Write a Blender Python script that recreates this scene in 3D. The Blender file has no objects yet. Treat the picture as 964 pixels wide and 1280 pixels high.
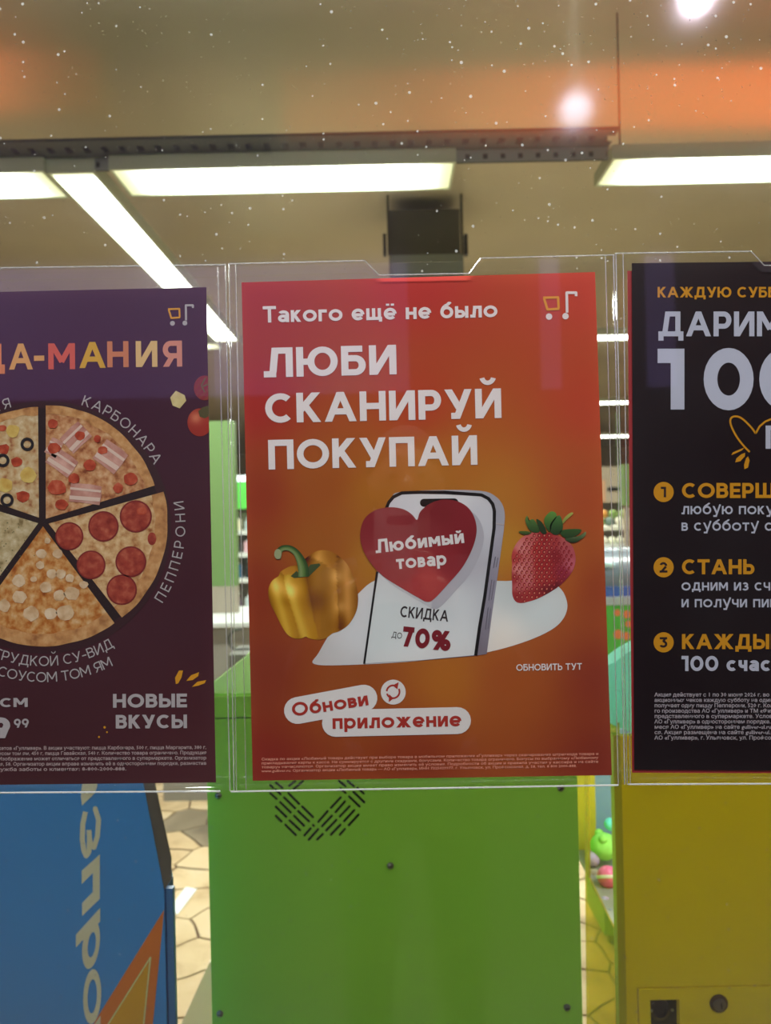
import bpy, math, random
import numpy as np
from mathutils import Vector, Matrix, noise
random.seed(7)
SC = bpy.context.scene
COL = SC.collection
PI = math.pi

# ------------------------------------------------------------------ camera, world, exposure, lights
W, H, F = 964, 1280, 964.0            # picture frame and focal length in pixels
CAMZ = 1.55
ROLL = math.radians(1.25)
RT = Vector((math.cos(ROLL), 0, -math.sin(ROLL)))
UP = Vector((math.sin(ROLL), 0, math.cos(ROLL)))
FW = Vector((0, 1, 0))
cam = bpy.data.cameras.new('camera'); camo = bpy.data.objects.new('camera', cam); COL.objects.link(camo)
cam.sensor_fit = 'HORIZONTAL'; cam.sensor_width = 36; cam.lens = 36 * F / W
cam.clip_start = 0.02; cam.clip_end = 100
camo.matrix_world = Matrix(((RT.x, UP.x, 0, 0), (0, 0, -1, 0), (RT.z, UP.z, 0, CAMZ), (0, 0, 0, 1)))
cam.dof.use_dof = True; cam.dof.focus_distance = 0.64; cam.dof.aperture_fstop = 11
SC.camera = camo
world = bpy.data.worlds.new('world'); SC.world = world; world.use_nodes = True
world.node_tree.nodes['Background'].inputs[0].default_value = (1, .93, .8, 1)
world.node_tree.nodes['Background'].inputs[1].default_value = 0.25
vs = SC.view_settings
vs.view_transform = 'Standard'; vs.look = 'None'; vs.gamma = 1; vs.use_curve_mapping = False; vs.exposure = 0.5
SC.cycles.transparent_max_bounces = 32
SC.cycles.max_bounces = 8
SC.cycles.sample_clamp_indirect = 6

def area(name, loc, sx, sy, power, color=(1, 1, 1), rot=(0, 0, 0)):
    l = bpy.data.lights.new(name, 'AREA'); l.shape = 'RECTANGLE'; l.size = sx; l.size_y = sy
    l.energy = power; l.color = color
    o = bpy.data.objects.new(name, l); COL.objects.link(o); o.location = loc; o.rotation_euler = rot
    return o
# the mall passage lamps (camera side of the glass)
area('passage_light', (-0.2, -0.75, 3.34), 2.6, 0.16, 66, (.90, .97, 1))
area('passage_light', (0.3, -1.0, 3.34), 3.0, 0.16, 46, (.90, .97, 1))
# light of the shop lamps
area('shop_light', (-0.4, 3.35, 2.985), 1.3, 0.16, 42, (.95, 1, .92))
area('shop_light', (1.7, 3.35, 2.985), 1.3, 0.16, 42, (.95, 1, .92))
area('shop_light', (-1.3, 5.0, 2.985), 0.16, 3.0, 62, (.95, 1, .92))
area('shop_light', (1.0, 6.5, 2.985), 3.0, 0.16, 60, (.95, 1, .92))
area('shop_light', (0.0, 12.0, 2.985), 6.0, 0.16, 150, (.95, 1, .92))

def P(px, py, d):
    """the world point that stands at depth d behind pixel (px, py)"""
    u = (px - 482) / F * d; v = (640 - py) / F * d
    p = RT * u + UP * v + FW * d
    return Vector((p.x, p.y, p.z + CAMZ))

# ------------------------------------------------------------------ helpers
def lin(c):
    return tuple(((x / 255) / 12.92 if x / 255 <= .04045 else ((x / 255 + .055) / 1.055) ** 2.4) for x in c[:3])
K = 1.22                                 # print colour / light level
def alb(c, k=K):
    return tuple(min(.92, v * k) for v in lin(c))

def newmat(name):
    m = bpy.data.materials.new(name); m.use_nodes = True
    nt = m.node_tree
    return m, nt, nt.nodes['Principled BSDF']
def M(name, c, rough=.5, metal=0, spec=.5, emis=None, es=1, k=K, noise_amt=0, nscale=8, coat=0, bump=0):
    m, nt, b = newmat(name)
    col = alb(c, k)
    b.inputs['Base Color'].default_value = (*col, 1)
    b.inputs['Roughness'].default_value = rough
    b.inputs['Metallic'].default_value = metal
    b.inputs['Specular IOR Level'].default_value = spec
    b.inputs['Coat Weight'].default_value = coat
    if emis:
        b.inputs['Emission Color'].default_value = (*lin(emis), 1); b.inputs['Emission Strength'].default_value = es
    if noise_amt or bump:
        tc = nt.nodes.new('ShaderNodeTexCoord'); nz = nt.nodes.new('ShaderNodeTexNoise')
        nz.inputs['Scale'].default_value = nscale; nz.inputs['Detail'].default_value = 6
        nt.links.new(tc.outputs['Object'], nz.inputs['Vector'])
        if noise_amt:
            mr = nt.nodes.new('ShaderNodeMapRange'); mr.inputs[1].default_value = .3; mr.inputs[2].default_value = .7
            mr.inputs[3].default_value = 1 - noise_amt; mr.inputs[4].default_value = 1 + noise_amt
            mx = nt.nodes.new('ShaderNodeVectorMath'); mx.operation = 'SCALE'; mx.inputs[0].default_value = col
            nt.links.new(nz.outputs[0], mr.inputs[0]); nt.links.new(mr.outputs[0], mx.inputs['Scale'])
            nt.links.new(mx.outputs[0], b.inputs['Base Color'])
        if bump:
            bp = nt.nodes.new('ShaderNodeBump'); bp.inputs['Strength'].default_value = bump; bp.inputs['Distance'].default_value = .01
            nt.links.new(nz.outputs[0], bp.inputs['Height']); nt.links.new(bp.outputs[0], b.inputs['Normal'])
    return m
def Mcol(name, rough=.45, nscale=0, namt=0.0, spec=.3):
    """printed paper whose ink colour is stored per vertex, with optional mottling of the ink"""
    m, nt, b = newmat(name)
    at = nt.nodes.new('ShaderNodeAttribute'); at.attribute_name = 'Col'
    b.inputs['Roughness'].default_value = rough; b.inputs['Specular IOR Level'].default_value = spec
    if namt:
        tc = nt.nodes.new('ShaderNodeTexCoord'); nz = nt.nodes.new('ShaderNodeTexNoise')
        nz.inputs['Scale'].default_value = nscale; nz.inputs['Detail'].default_value = 4
        nt.links.new(tc.outputs['Object'], nz.inputs['Vector'])
        mr = nt.nodes.new('ShaderNodeMapRange'); mr.inputs[1].default_value = .35; mr.inputs[2].default_value = .65
        mr.inputs[3].default_value = 1 - namt; mr.inputs[4].default_value = 1 + namt
        mx = nt.nodes.new('ShaderNodeVectorMath'); mx.operation = 'SCALE'
        nt.links.new(nz.outputs[0], mr.inputs[0]); nt.links.new(at.outputs['Color'], mx.inputs[0]); nt.links.new(mr.outputs[0], mx.inputs['Scale'])
        nt.links.new(mx.outputs[0], b.inputs['Base Color'])
    else:
        nt.links.new(at.outputs['Color'], b.inputs['Base Color'])
    return m
def Mmottle(name, stops, scale=60, rough=.5, detail=5, k=K, dist=0):
    """colour ramp over noise: stops = [(pos, srgb), ...]"""
    m, nt, b = newmat(name)
    tc = nt.nodes.new('ShaderNodeTexCoord'); nz = nt.nodes.new('ShaderNodeTexNoise'); rp = nt.nodes.new('ShaderNodeValToRGB')
    nz.inputs['Scale'].default_value = scale; nz.inputs['Detail'].default_value = detail; nz.inputs['Distortion'].default_value = dist
    nt.links.new(tc.outputs['Object'], nz.inputs['Vector']); nt.links.new(nz.outputs[0], rp.inputs[0])
    e = rp.color_ramp.elements
    while len(e) < len(stops): e.new(.5)
    for i, (p, c) in enumerate(stops):
        e[i].position = p; e[i].color = (*alb(c, k), 1)
    nt.links.new(rp.outputs[0], b.inputs['Base Color']); b.inputs['Roughness'].default_value = rough
    b.inputs['Specular IOR Level'].default_value = .3
    return m

def wpos(o):
    p = Vector((0, 0, 0))
    while o is not None:
        p += o.location; o = o.parent
    return p
def obj(name, verts, faces, mat, parent=None, smooth=False, cols=None, center=False, mats=None, fm=None):
    verts = [Vector(v) for v in verts]
    off = wpos(parent) if parent else Vector((0, 0, 0))
    loc = Vector((0, 0, 0))
    if center or parent is None and center is None:
        c = sum(verts, Vector()) / len(verts); loc = c - off
    base = off + loc
    me = bpy.data.meshes.new(name)
    me.from_pydata([tuple(v - base) for v in verts], [], faces)
    me.materials.append(mat)
    for m2 in (mats or []): me.materials.append(m2)
    if fm:
        me.polygons.foreach_set('material_index', fm)
    if cols is not None:
        a = me.color_attributes.new('Col', 'FLOAT_COLOR', 'POINT')
        a.data.foreach_set('color', np.array([(*c[:3], 1) for c in cols], dtype=np.float32).ravel())
    if smooth: me.polygons.foreach_set('use_smooth', [True] * len(me.polygons))
    me.update()
    o = bpy.data.objects.new(name, me); COL.objects.link(o)
    o.location = loc
    if parent: o.parent = parent
    return o
def tag(o, label, cat, group=None):
    o['label'] = label; o['category'] = cat
    if group: o['group'] = group
    return o
def thing(name, loc, label, cat, group=None):
    o = bpy.data.objects.new(name, None); COL.objects.link(o); o.location = loc; o.empty_display_size = .1
    return tag(o, label, cat, group)
def structure(o): o['kind'] = 'structure'; return o

class G:
    """collects shapes for one mesh"""
    def __init__(s): s.v = []; s.f = []
    def add(s, v, f):
        n = len(s.v); s.v += [Vector(x) for x in v]; s.f += [tuple(i + n for i in q) for q in f]; return s
    def box(s, x0, x1, y0, y1, z0, z1):
        v = [(x, y, z) for z in (z0, z1) for y in (y0, y1) for x in (x0, x1)]
        return s.add(v, [(0, 2, 3, 1), (4, 5, 7, 6), (0, 1, 5, 4), (2, 6, 7, 3), (0, 4, 6, 2), (1, 3, 7, 5)])
    def prism(s, front, vec):
        """a flat polygon (world points) given thickness along vec"""
        n = len(front); vec = Vector(vec)
        v = list(front) + [Vector(p) + vec for p in front]
        f = [tuple(range(n)), tuple(range(2 * n - 1, n - 1, -1))] + [(i, (i + n), (i + 1) % n + n, (i + 1) % n) for i in range(n)]
        return s.add(v, f)
    def tube(s, a, b, r, n=10, r2=None):
        a, b = Vector(a), Vector(b); d = (b - a).normalized(); r2 = r if r2 is None else r2
        x = d.orthogonal().normalized(); y = d.cross(x)
        v = [a + (x * math.cos(t) + y * math.sin(t)) * r for t in [2 * PI * i / n for i in range(n)]]
        v += [b + (x * math.cos(t) + y * math.sin(t)) * r2 for t in [2 * PI * i / n for i in range(n)]]
        return s.add(v, [tuple(range(n - 1, -1, -1)), tuple(range(n, 2 * n))] + [(i, (i + 1) % n, (i + 1) % n + n, i + n) for i in range(n)])
    def path(s, pts, r, n=8):
        for a, b in zip(pts, pts[1:]): s.tube(a, b, r, n)
        return s
    def ball(s, c, rx, ry=None, rz=None, n=14, m=8, fn=None):
        ry = ry or rx; rz = rz or rx; c = Vector(c); v = []; f = []
        for j in range(m + 1):
            ph = -PI / 2 + PI * j / m
            for i in range(n):
                th = 2 * PI * i / n
                p = Vector((math.cos(ph) * math.cos(th) * rx, math.cos(ph) * math.sin(th) * ry, math.sin(ph) * rz))
                if fn: p *= fn(p)
                v.append(c + p)
        for j in range(m):
            for i in range(n):
                f.append((j * n + i, j * n + (i + 1) % n, (j + 1) * n + (i + 1) % n, (j + 1) * n + i))
        return s.add(v, f)
    def lathe(s, c, axis, prof, n=20):
        """prof = [(radius, along)]"""
        c = Vector(c); d = Vector(axis).normalized(); x = d.orthogonal().normalized(); y = d.cross(x); v = []; f = []
        for r, t in prof:
            for i in range(n):
                a = 2 * PI * i / n; v.append(c + d * t + (x * math.cos(a) + y * math.sin(a)) * r)
        for j in range(len(prof) - 1):
            for i in range(n): f.append((j * n + i, j * n + (i + 1) % n, (j + 1) * n + (i + 1) % n, (j + 1) * n + i))
        f.append(tuple(range(n))); f.append(tuple((len(prof) - 1) * n + i for i in range(n)))
        return s.add(v, f)
    def obj(s, name, mat, parent=None, **k): return obj(name, s.v, s.f, mat, parent, **k)
def pbox(g, x0, y0, x1, y1, d, depth):
    """box whose front face covers a pixel rectangle at depth d; upright in the world"""
    a = P(x0, (y0 + y1) / 2, d); b = P(x1, (y0 + y1) / 2, d); t = P((x0 + x1) / 2, y0, d); u = P((x0 + x1) / 2, y1, d)
    return g.box(a.x, b.x, d, d + depth, u.z, t.z)
def fpoly(g, pts, d, depth):
    return g.prism([P(x, y, d) for x, y in pts], (0, depth, 0))

# ------------------------------------------------------------------ setting: floor, walls, ceiling, glass
m_ceil = M('ceiling_paint', (184, 176, 156), .35, k=1, noise_amt=.05, nscale=1.5)
m_wall = M('wall_paint', (205, 196, 172), .6, k=1, noise_amt=.04, nscale=2)
m_joint = M('joint_mortar', (92, 66, 42), .8, k=1)
def slab(name, x0, x1, y0, y1, z0, z1, m):
    return structure(G().box(x0, x1, y0, y1, z0, z1).obj(name, m))
floor = slab('floor', -9, 9, .65, 26, -.12, -.006, m_joint)
slab('floor_passage', -9, 9, -7, .65, -.12, 0, M('dark_terrazzo', (66, 60, 56), .6, k=1, noise_amt=.15, nscale=30))
slab('ceiling', -9, 9, -7, 26, 3.6, 3.7, m_ceil)
slab('wall_back', -9, 9, 26, 26.1, -.12, 3.7, m_wall)
slab('wall_left', -9.1, -9, -7, 26, -.12, 3.7, m_wall)
slab('wall_right', 9, 9.1, -7, 26, -.12, 3.7, m_wall)

# crazy paving: every stone its own piece
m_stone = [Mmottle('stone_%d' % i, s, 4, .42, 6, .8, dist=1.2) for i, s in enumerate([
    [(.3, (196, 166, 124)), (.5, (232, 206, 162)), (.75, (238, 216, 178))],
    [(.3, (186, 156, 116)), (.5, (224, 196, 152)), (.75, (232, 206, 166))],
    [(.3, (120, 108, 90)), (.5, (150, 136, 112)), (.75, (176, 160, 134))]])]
def voronoi(x0, x1, y0, y1, s, rnd, shrink=.004):
    nx, ny = int((x1 - x0) / s), int((y1 - y0) / s)
    pts = {(i, j): (x0 + (i + .5 + rnd.uniform(-.42, .42)) * s, y0 + (j + .5 + rnd.uniform(-.42, .42)) * s) for i in range(-2, nx + 2) for j in range(-2, ny + 2)}
    out = []
    for i in range(nx):
        for j in range(ny):
            cx, cy = pts[i, j]; poly = [(cx - 2 * s, cy - 2 * s), (cx + 2 * s, cy - 2 * s), (cx + 2 * s, cy + 2 * s), (cx - 2 * s, cy + 2 * s)]
            for di in (-2, -1, 0, 1, 2):
                for dj in (-2, -1, 0, 1, 2):
                    if (di or dj) and (i + di, j + dj) in pts:
                        qx, qy = pts[i + di, j + dj]; nxx, nyy = qx - cx, qy - cy; L = math.hypot(nxx, nyy)
                        nxx /= L; nyy /= L; lim = L / 2 - shrink
                        new = []
                        for a, b in zip(poly, poly[1:] + poly[:1]):
                            da = (a[0] - cx) * nxx + (a[1] - cy) * nyy - lim; db = (b[0] - cx) * nxx + (b[1] - cy) * nyy - lim
                            if da <= 0: new.append(a)
                            if da * db < 0:
                                t = da / (da - db); new.append((a[0] + (b[0] - a[0]) * t, a[1] + (b[1] - a[1]) * t))
                        poly = new
            out.append(poly)
    return out
def rough_edge(poly, seg, amp):
    r = []
    for a, b in zip(poly, poly[1:] + poly[:1]):
        L = math.hypot(b[0] - a[0], b[1] - a[1]); n = max(1, int(L / seg))
        for k in range(n):
            t = k / n; x, y = a[0] + (b[0] - a[0]) * t, a[1] + (b[1] - a[1]) * t
            q = noise.noise_vector(Vector((x * 14, y * 14, 3))); r.append((x + q.x * amp, y + q.y * amp))
    return r
rn = random.Random(11)
stones = [p for p in voronoi(-2.6, 2.2, 2.2, 5.4, .205, rn, .005)]
def key(p):
    cx = sum(q[0] for q in p) / len(p); cy = sum(q[1] for q in p) / len(p)
    px = 482 + cx / cy * F
    return cy + (0 if 150 < px < 300 or 690 < px < 800 else 3)
stones.sort(key=key)
rest = G()
for n, p in enumerate(stones):
    p = rough_edge(p, .025, .011)
    front = [Vector((x, y, 0)) for x, y in p]
    if n < 290:
        cy = sum(q[1] for q in p) / len(p); cx = sum(q[0] for q in p) / len(p)
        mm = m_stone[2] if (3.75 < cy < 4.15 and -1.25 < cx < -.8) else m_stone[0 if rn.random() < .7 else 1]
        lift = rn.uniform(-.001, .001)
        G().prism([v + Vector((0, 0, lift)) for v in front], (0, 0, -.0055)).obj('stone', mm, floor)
    else: rest.prism(front, (0, 0, -.0055))
for rg in ((-9, 9, 5.2, 12, .3), (-9, -2.6, .7, 5.4, .35), (2.2, 9, .7, 5.4, .35), (-2.6, 2.2, .7, 2.2, .25), (-9, 9, 12, 26, .7)):
    for p in voronoi(*rg, rn): rest.prism([Vector((x, y, 0)) for x, y in p], (0, 0, -.0055))
o = rest.obj('paving_stones', m_stone[0], floor); o['kind'] = 'stuff'

# ---- the glass partition between passage and shop
def glass_mat(name, refl, rough, haze, specks=0, tint=(1, 1, 1), scale=60):
    m = bpy.data.materials.new(name); m.use_nodes = True; nt = m.node_tree; nt.nodes.clear()
    N = nt.nodes.new; L = nt.links.new
    out = N('ShaderNodeOutputMaterial'); tr = N('ShaderNodeBsdfTransparent'); tr.inputs[0].default_value = (*tint, 1)
    gl = N('ShaderNodeBsdfAnisotropic'); gl.inputs['Roughness'].default_value = rough; gl.inputs['Color'].default_value = (1, 1, 1, 1)
    mx = N('ShaderNodeMixShader'); fr = N('ShaderNodeFresnel'); fr.inputs[0].default_value = 1.5
    mul = N('ShaderNodeMath'); mul.operation = 'MULTIPLY'; mul.inputs[1].default_value = refl
    L(fr.outputs[0], mul.inputs[0]); L(mul.outputs[0], mx.inputs[0]); L(tr.outputs[0], mx.inputs[1]); L(gl.outputs[0], mx.inputs[2])
    df = N('ShaderNodeBsdfDiffuse'); df.inputs[0].default_value = (.85, .85, .8, 1)
    m2 = N('ShaderNodeMixShader'); L(mx.outputs[0], m2.inputs[1]); L(df.outputs[0], m2.inputs[2])
    tc = N('ShaderNodeTexCoord')
    nz = N('ShaderNodeTexNoise'); nz.inputs['Scale'].default_value = 5; nz.inputs['Detail'].default_value = 6; L(tc.outputs['Object'], nz.inputs['Vector'])
    hz = N('ShaderNodeMapRange'); hz.inputs[1].default_value = .4; hz.inputs[2].default_value = .75; hz.inputs[3].default_value = haze * .5; hz.inputs[4].default_value = haze * 2
    L(nz.outputs[0], hz.inputs[0])
    if specks:
        prev = hz.outputs[0]
        for sc, rr, amt, dens in ((scale, .10, .38, .45), (scale * 2.3, .12, .34, .42), (scale * .8, .13, .16, .5), (scale * 5, .16, .3, .38)):
            vo = N('ShaderNodeTexVoronoi'); vo.inputs['Scale'].default_value = sc; L(tc.outputs['Object'], vo.inputs['Vector'])
            sp = N('ShaderNodeSeparateColor'); L(vo.outputs['Color'], sp.inputs[0])
            rad = N('ShaderNodeMath'); rad.operation = 'MULTIPLY'; rad.inputs[1].default_value = rr * 1.6; L(sp.outputs[0], rad.inputs[0])
            lt = N('ShaderNodeMath'); lt.operation = 'LESS_THAN'; L(vo.outputs['Distance'], lt.inputs[0]); L(rad.outputs[0], lt.inputs[1])
            n2 = N('ShaderNodeTexNoise'); n2.inputs['Scale'].default_value = 7; L(tc.outputs['Object'], n2.inputs['Vector'])
            g2 = N('ShaderNodeMath'); g2.operation = 'GREATER_THAN'; g2.inputs[1].default_value = dens; L(n2.outputs[0], g2.inputs[0])
            g3 = N('ShaderNodeMath'); g3.operation = 'GREATER_THAN'; g3.inputs[1].default_value = 1 - specks; L(sp.outputs[1], g3.inputs[0])
            a = N('ShaderNodeMath'); a.operation = 'MULTIPLY'; L(lt.outputs[0], a.inputs[0]); L(g2.outputs[0], a.inputs[1])
            b = N('ShaderNodeMath'); b.operation = 'MULTIPLY'; L(a.outputs[0], b.inputs[0]); L(g3.outputs[0], b.inputs[1])
            c = N('ShaderNodeMath'); c.operation = 'MULTIPLY_ADD'; c.inputs[1].default_value = amt; L(b.outputs[0], c.inputs[0]); L(prev, c.inputs[2])
            prev = c.outputs[0]
        sz_ = N('ShaderNodeSeparateXYZ'); L(tc.outputs['Object'], sz_.inputs[0])
        ad = N('ShaderNodeMath'); ad.operation = 'MULTIPLY_ADD'; ad.inputs[1].default_value = .35; L(sz_.outputs[0], ad.inputs[0]); L(sz_.outputs[2], ad.inputs[2])
        hg = N('ShaderNodeMapRange'); hg.inputs[1].default_value = 1.45; hg.inputs[2].default_value = 2.0; hg.inputs[3].default_value = .12; hg.inputs[4].default_value = 1.0; L(ad.outputs[0], hg.inputs[0])
        ml = N('ShaderNodeMath'); ml.operation = 'MULTIPLY'; ml.use_clamp = True; L(prev, ml.inputs[0]); L(hg.outputs[0], ml.inputs[1])
        L(ml.outputs[0], m2.inputs[0])
    else: L(hz.outputs[0], m2.inputs[0])
    L(m2.outputs[0], out.inputs[0])
    return m
m_glass = glass_mat('dusty_glass', 1.3, .08, .004, specks=.21)
pane = structure(G().box(-2.2, 2.2, .652, .6525, .35, 3.3).obj('window_1', m_glass))
m_alu = M('white_frame', (190, 190, 184), .4, k=1)
structure(G().box(-2.25, 2.25, .62, .68, .25, .35).obj('trim_1', m_alu))
structure(G().box(-2.25, 2.25, .62, .68, 3.3, 3.6).obj('trim_2', m_alu))
structure(G().box(-2.3, -2.2, .62, .68, 0, 3.6).obj('trim_3', m_alu))
structure(G().box(2.2, 2.3, .62, .68, 0, 3.6).obj('trim_4', m_alu))
structure(G().box(-2.25, 2.25, .63, .67, -.006, .25).obj('wall_front', m_wall))

# ------------------------------------------------------------------ lettering engine: geometric sans drawn from strokes
GL = {
 'А': (.98, 'L0 0 .5 1;L1 0 .5 1;l.2 .3 .8 .3'), 'Б': (.72, 'L0 0 0 1;L0 1 .82 1;l0 .6 .6 .6;l0 0 .6 0;A.6 .3 .4 .3 -90 90'),
 'В': (.72, 'L0 0 0 1;l0 1 .52 1;A.52 .77 .4 .23 -90 90;l0 .54 .6 .54;l0 0 .6 0;A.6 .27 .4 .27 -90 90'),
 'Г': (.62, 'L0 0 0 1;L0 1 1 1'), 'Д': (.98, 'L0 0 1 0;L0 0 0 -.22;L1 0 1 -.22;L.17 0 .35 1;L.85 0 .85 1;L.35 1 .85 1'),
 'Е': (.64, 'L0 0 0 1;L0 1 1 1;L0 .5 .9 .5;L0 0 1 0'), 'Ж': (1.2, 'L.5 0 .5 1;L0 1 .42 .5;L0 0 .42 .5;L1 1 .58 .5;L1 0 .58 .5;l.4 .5 .6 .5'),
 'З': (.68, 'A.45 .75 .45 .25 -90 150;A.45 .27 .55 .27 -150 90;l.3 .52 .5 .52'), 'И': (.8, 'L0 0 0 1;L1 0 1 1;L0 0 1 1'),
 'Й': (.8, 'L0 0 0 1;L1 0 1 1;L0 0 1 1;a.5 1.58 .28 .26 195 345'), 'К': (.76, 'L0 0 0 1;L.05 .4 .9 1;L.3 .58 .95 0'),
 'Л': (.86, 'L1 0 1 1;L.38 1 1 1;L.38 1 .26 .1;L.24 0 0 0'), 'М': (1.0, 'L0 0 0 1;L1 0 1 1;L0 1 .5 .25;L1 1 .5 .25'),
 'Н': (.8, 'L0 0 0 1;L1 0 1 1;l0 .5 1 .5'), 'О': (1.02, 'A.5 .5 .5 .5 0 360'), 'П': (.8, 'L0 0 0 1;L1 0 1 1;L0 1 1 1'),
 'Р': (.7, 'L0 0 0 1;l0 1 .6 1;l0 .38 .6 .38;A.6 .69 .4 .31 -90 90'), 'С': (.86, 'A.56 .5 .56 .5 48 312'),
 'Т': (.76, 'L.5 0 .5 1;L0 1 1 1'), 'У': (.84, 'L0 1 .56 .3;L1 1 .4 0;l.45 0 .15 0'), 'Х': (.84, 'L0 0 1 1;L0 1 1 0'),
 'Ц': (.84, 'L0 0 0 1;L.85 0 .85 1;L0 0 1 0;L1 0 1 -.2'), 'Ч': (.74, 'L1 0 1 1;L0 1 0 .7;A.4 .7 .4 .3 180 270;l.4 .4 1 .4'),
 'Ш': (1.12, 'L0 0 0 1;L.5 0 .5 1;L1 0 1 1;L0 0 1 0'), 'Щ': (1.16, 'L0 0 0 1;L.46 0 .46 1;L.92 0 .92 1;L0 0 1 0;L1 0 1 -.2'),
 'Ы': (.98, 'L0 0 0 1;L1 0 1 1;l0 .58 .38 .58;l0 0 .38 0;A.38 .29 .3 .29 -90 90'), 'Ь': (.7, 'L0 0 0 1;l0 .6 .6 .6;l0 0 .6 0;A.6 .3 .4 .3 -90 90'),
 'Ю': (1.22, 'L0 0 0 1;l0 .5 .35 .5;A.66 .5 .34 .5 0 360'), 'Я': (.74, 'L1 0 1 1;l1 1 .4 1;l1 .4 .4 .4;A.4 .7 .4 .3 90 270;L.52 .42 0 0'),
 'Э': (.84, 'A.44 .5 .56 .5 -132 132;l.3 .5 .95 .5'), 'Ф': (1.1, 'L.5 0 .5 1;A.5 .52 .5 .34 0 360'),
 '0': (.86, 'A.5 .5 .5 .5 0 360'), '1': (.46, 'L1 0 1 1;L0 1 1 1'), '2': (.68, 'A.48 .68 .48 .32 0 160;L.92 .58 .02 0;L.02 0 1 0'),
 '3': (.68, 'L.05 1 .95 1;L.95 1 .45 .6;A.45 .3 .53 .3 -150 95'), '5': (.68, 'L.1 1 .95 1;L.1 1 .1 .55;A.45 .31 .52 .31 -150 120'),
 '7': (.66, 'L0 1 1 1;L1 1 .3 0'), '9': (.7, 'A.5 .66 .5 .34 0 360;L1 .62 .55 0'), '8': (.7, 'A.5 .76 .42 .24 0 360;A.5 .26 .5 .26 0 360'),
 '%': (1.15, 'L.85 1 .2 0;A.2 .78 .2 .22 0 360;A.82 .22 .2 .22 0 360'), '-': (.44, 'L0 .42 1 .42'), ':': (.14, 'l.5 .06 .5 .3;l.5 .55 .5 .8'), '.': (.14, 'l.5 0 .5 .2'),
 'а': (.64, 'L1 0 1 .62;A.5 .72 .5 .28 0 150;A.42 .26 .42 .26 0 360;l.42 .52 1 .52'), 'б': (.76, 'A.5 .34 .5 .34 0 360;A.62 .36 .62 .5 120 180;L.34 .82 .6 .9;l.6 .92 .9 1'),
 'е': (.74, 'A.5 .5 .5 .5 0 318;l.05 .46 1 .46'), 'р': (.72, 'L0 -.42 0 1;A.5 .5 .5 .5 0 360'), 'у': (.7, 'L0 1 .5 .1;L1 1 .42 -.4;L.42 -.4 .12 -.4'),
 'ф': (1.0, 'L.5 -.4 .5 1.35;A.5 .5 .5 .5 0 360'),
}
LOWH = .72
def glyph(ch):
    if ch == 'ё': w, s = GL['е']; return w, s + ';l.25 1.42 .25 1.66;l.75 1.42 .75 1.66', LOWH, 1
    if ch == 'б': w, s = GL['б']; return w * .98, s, 1.0, 1
    if ch in GL and ch.islower(): w, s = GL[ch]; return w, s, LOWH, 1
    if ch.isalpha() and ch.islower(): w, s = GL[ch.upper()]; return w * .78, s, LOWH, 1
    w, s = GL[ch]; return w, s, 1.0, 1
def clipY(q, lo, hi):
    for s_, lim in ((1, lo), (-1, -hi)):
        new = []
        for a, b in zip(q, q[1:] + q[:1]):
            da, db = s_ * a[1] - lim, s_ * b[1] - lim
            if da >= 0: new.append(a)
            if da * db < 0:
                t = da / (da - db); new.append((a[0] + (b[0] - a[0]) * t, a[1] + (b[1] - a[1]) * t))
        q = new
        if not q: return q
    return q
def glyph_polys(ch, w):
    """polygons of a letter in units of cap height; returns (advance, polys)"""
    Wd, s, Hh, _ = glyph(ch)
    if ch in 'б': pass
    Wd = max(Wd, w * 1.0); out = []
    X = lambda x: w / 2 + x * (Wd - w)
    Y = lambda y: w / 2 + y * (Hh - w)
    for st in s.split(';'):
        t = st[0]; n = [float(q) for q in st[1:].split()]
        if t in 'Ll':
            diag = abs(n[0] - n[2]) > .02 and abs(n[1] - n[3]) > .05
            e0 = e1 = w / 2 if t == 'L' else 0
            if diag:
                yy = lambda q: (0 if q == 0 else Hh if q == 1 else Y(q))
                sl = abs((n[2] - n[0]) * (Wd - w)) / max(.05, abs(yy(n[3]) - yy(n[1]))); hw = w / 2 * math.hypot(1, sl)
                xx = lambda q: min(max(q * Wd, hw), Wd - hw) if q in (0, 1) else X(q)
                x0, y0, x1, y1 = xx(n[0]), yy(n[1]), xx(n[2]), yy(n[3])
                if t == 'L': e0 = w if n[1] in (0, 1) else w * .1; e1 = w if n[3] in (0, 1) else w * .1
            else: x0, y0, x1, y1 = X(n[0]), Y(n[1]), X(n[2]), Y(n[3])
            dx, dy = x1 - x0, y1 - y0; L = math.hypot(dx, dy) or 1e-6; dx, dy = dx / L, dy / L
            x0 -= dx * e0; y0 -= dy * e0; x1 += dx * e1; y1 += dy * e1; nx, ny = -dy * w / 2, dx * w / 2
            q = [(x0 + nx, y0 + ny), (x0 - nx, y0 - ny), (x1 - nx, y1 - ny), (x1 + nx, y1 + ny)]
            if min(n[1], n[3]) >= 0 and max(n[1], n[3]) <= 1.001: q = clipY(q, 0, Hh)
            if len(q) > 2: out.append(q)
        else:
            w_ = w; w = w * .72 if t == 'a' else w
            cx, cy = X(n[0]), Y(n[1]); rx, ry = n[2] * (Wd - w), n[3] * (Hh - w); a0, a1 = math.radians(n[4]), math.radians(n[5])
            k = max(4, int(abs(a1 - a0) / (2 * PI) * 28)); pts = []
            for i in range(k + 1):
                a = a0 + (a1 - a0) * i / k; c, sn = math.cos(a), math.sin(a)
                pts.append(((cx + (rx + w / 2) * c, cy + (ry + w / 2) * sn), (cx + max(.001, rx - w / 2) * c, cy + max(.001, ry - w / 2) * sn)))
            for (a, b), (c, d) in zip(pts, pts[1:]): out.append([a, b, d, c])
            w = w_
    return Wd, out
PD = .64                        # depth of the printed faces (pixel coordinates of the posters are taken there)
LAY = .00013
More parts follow.
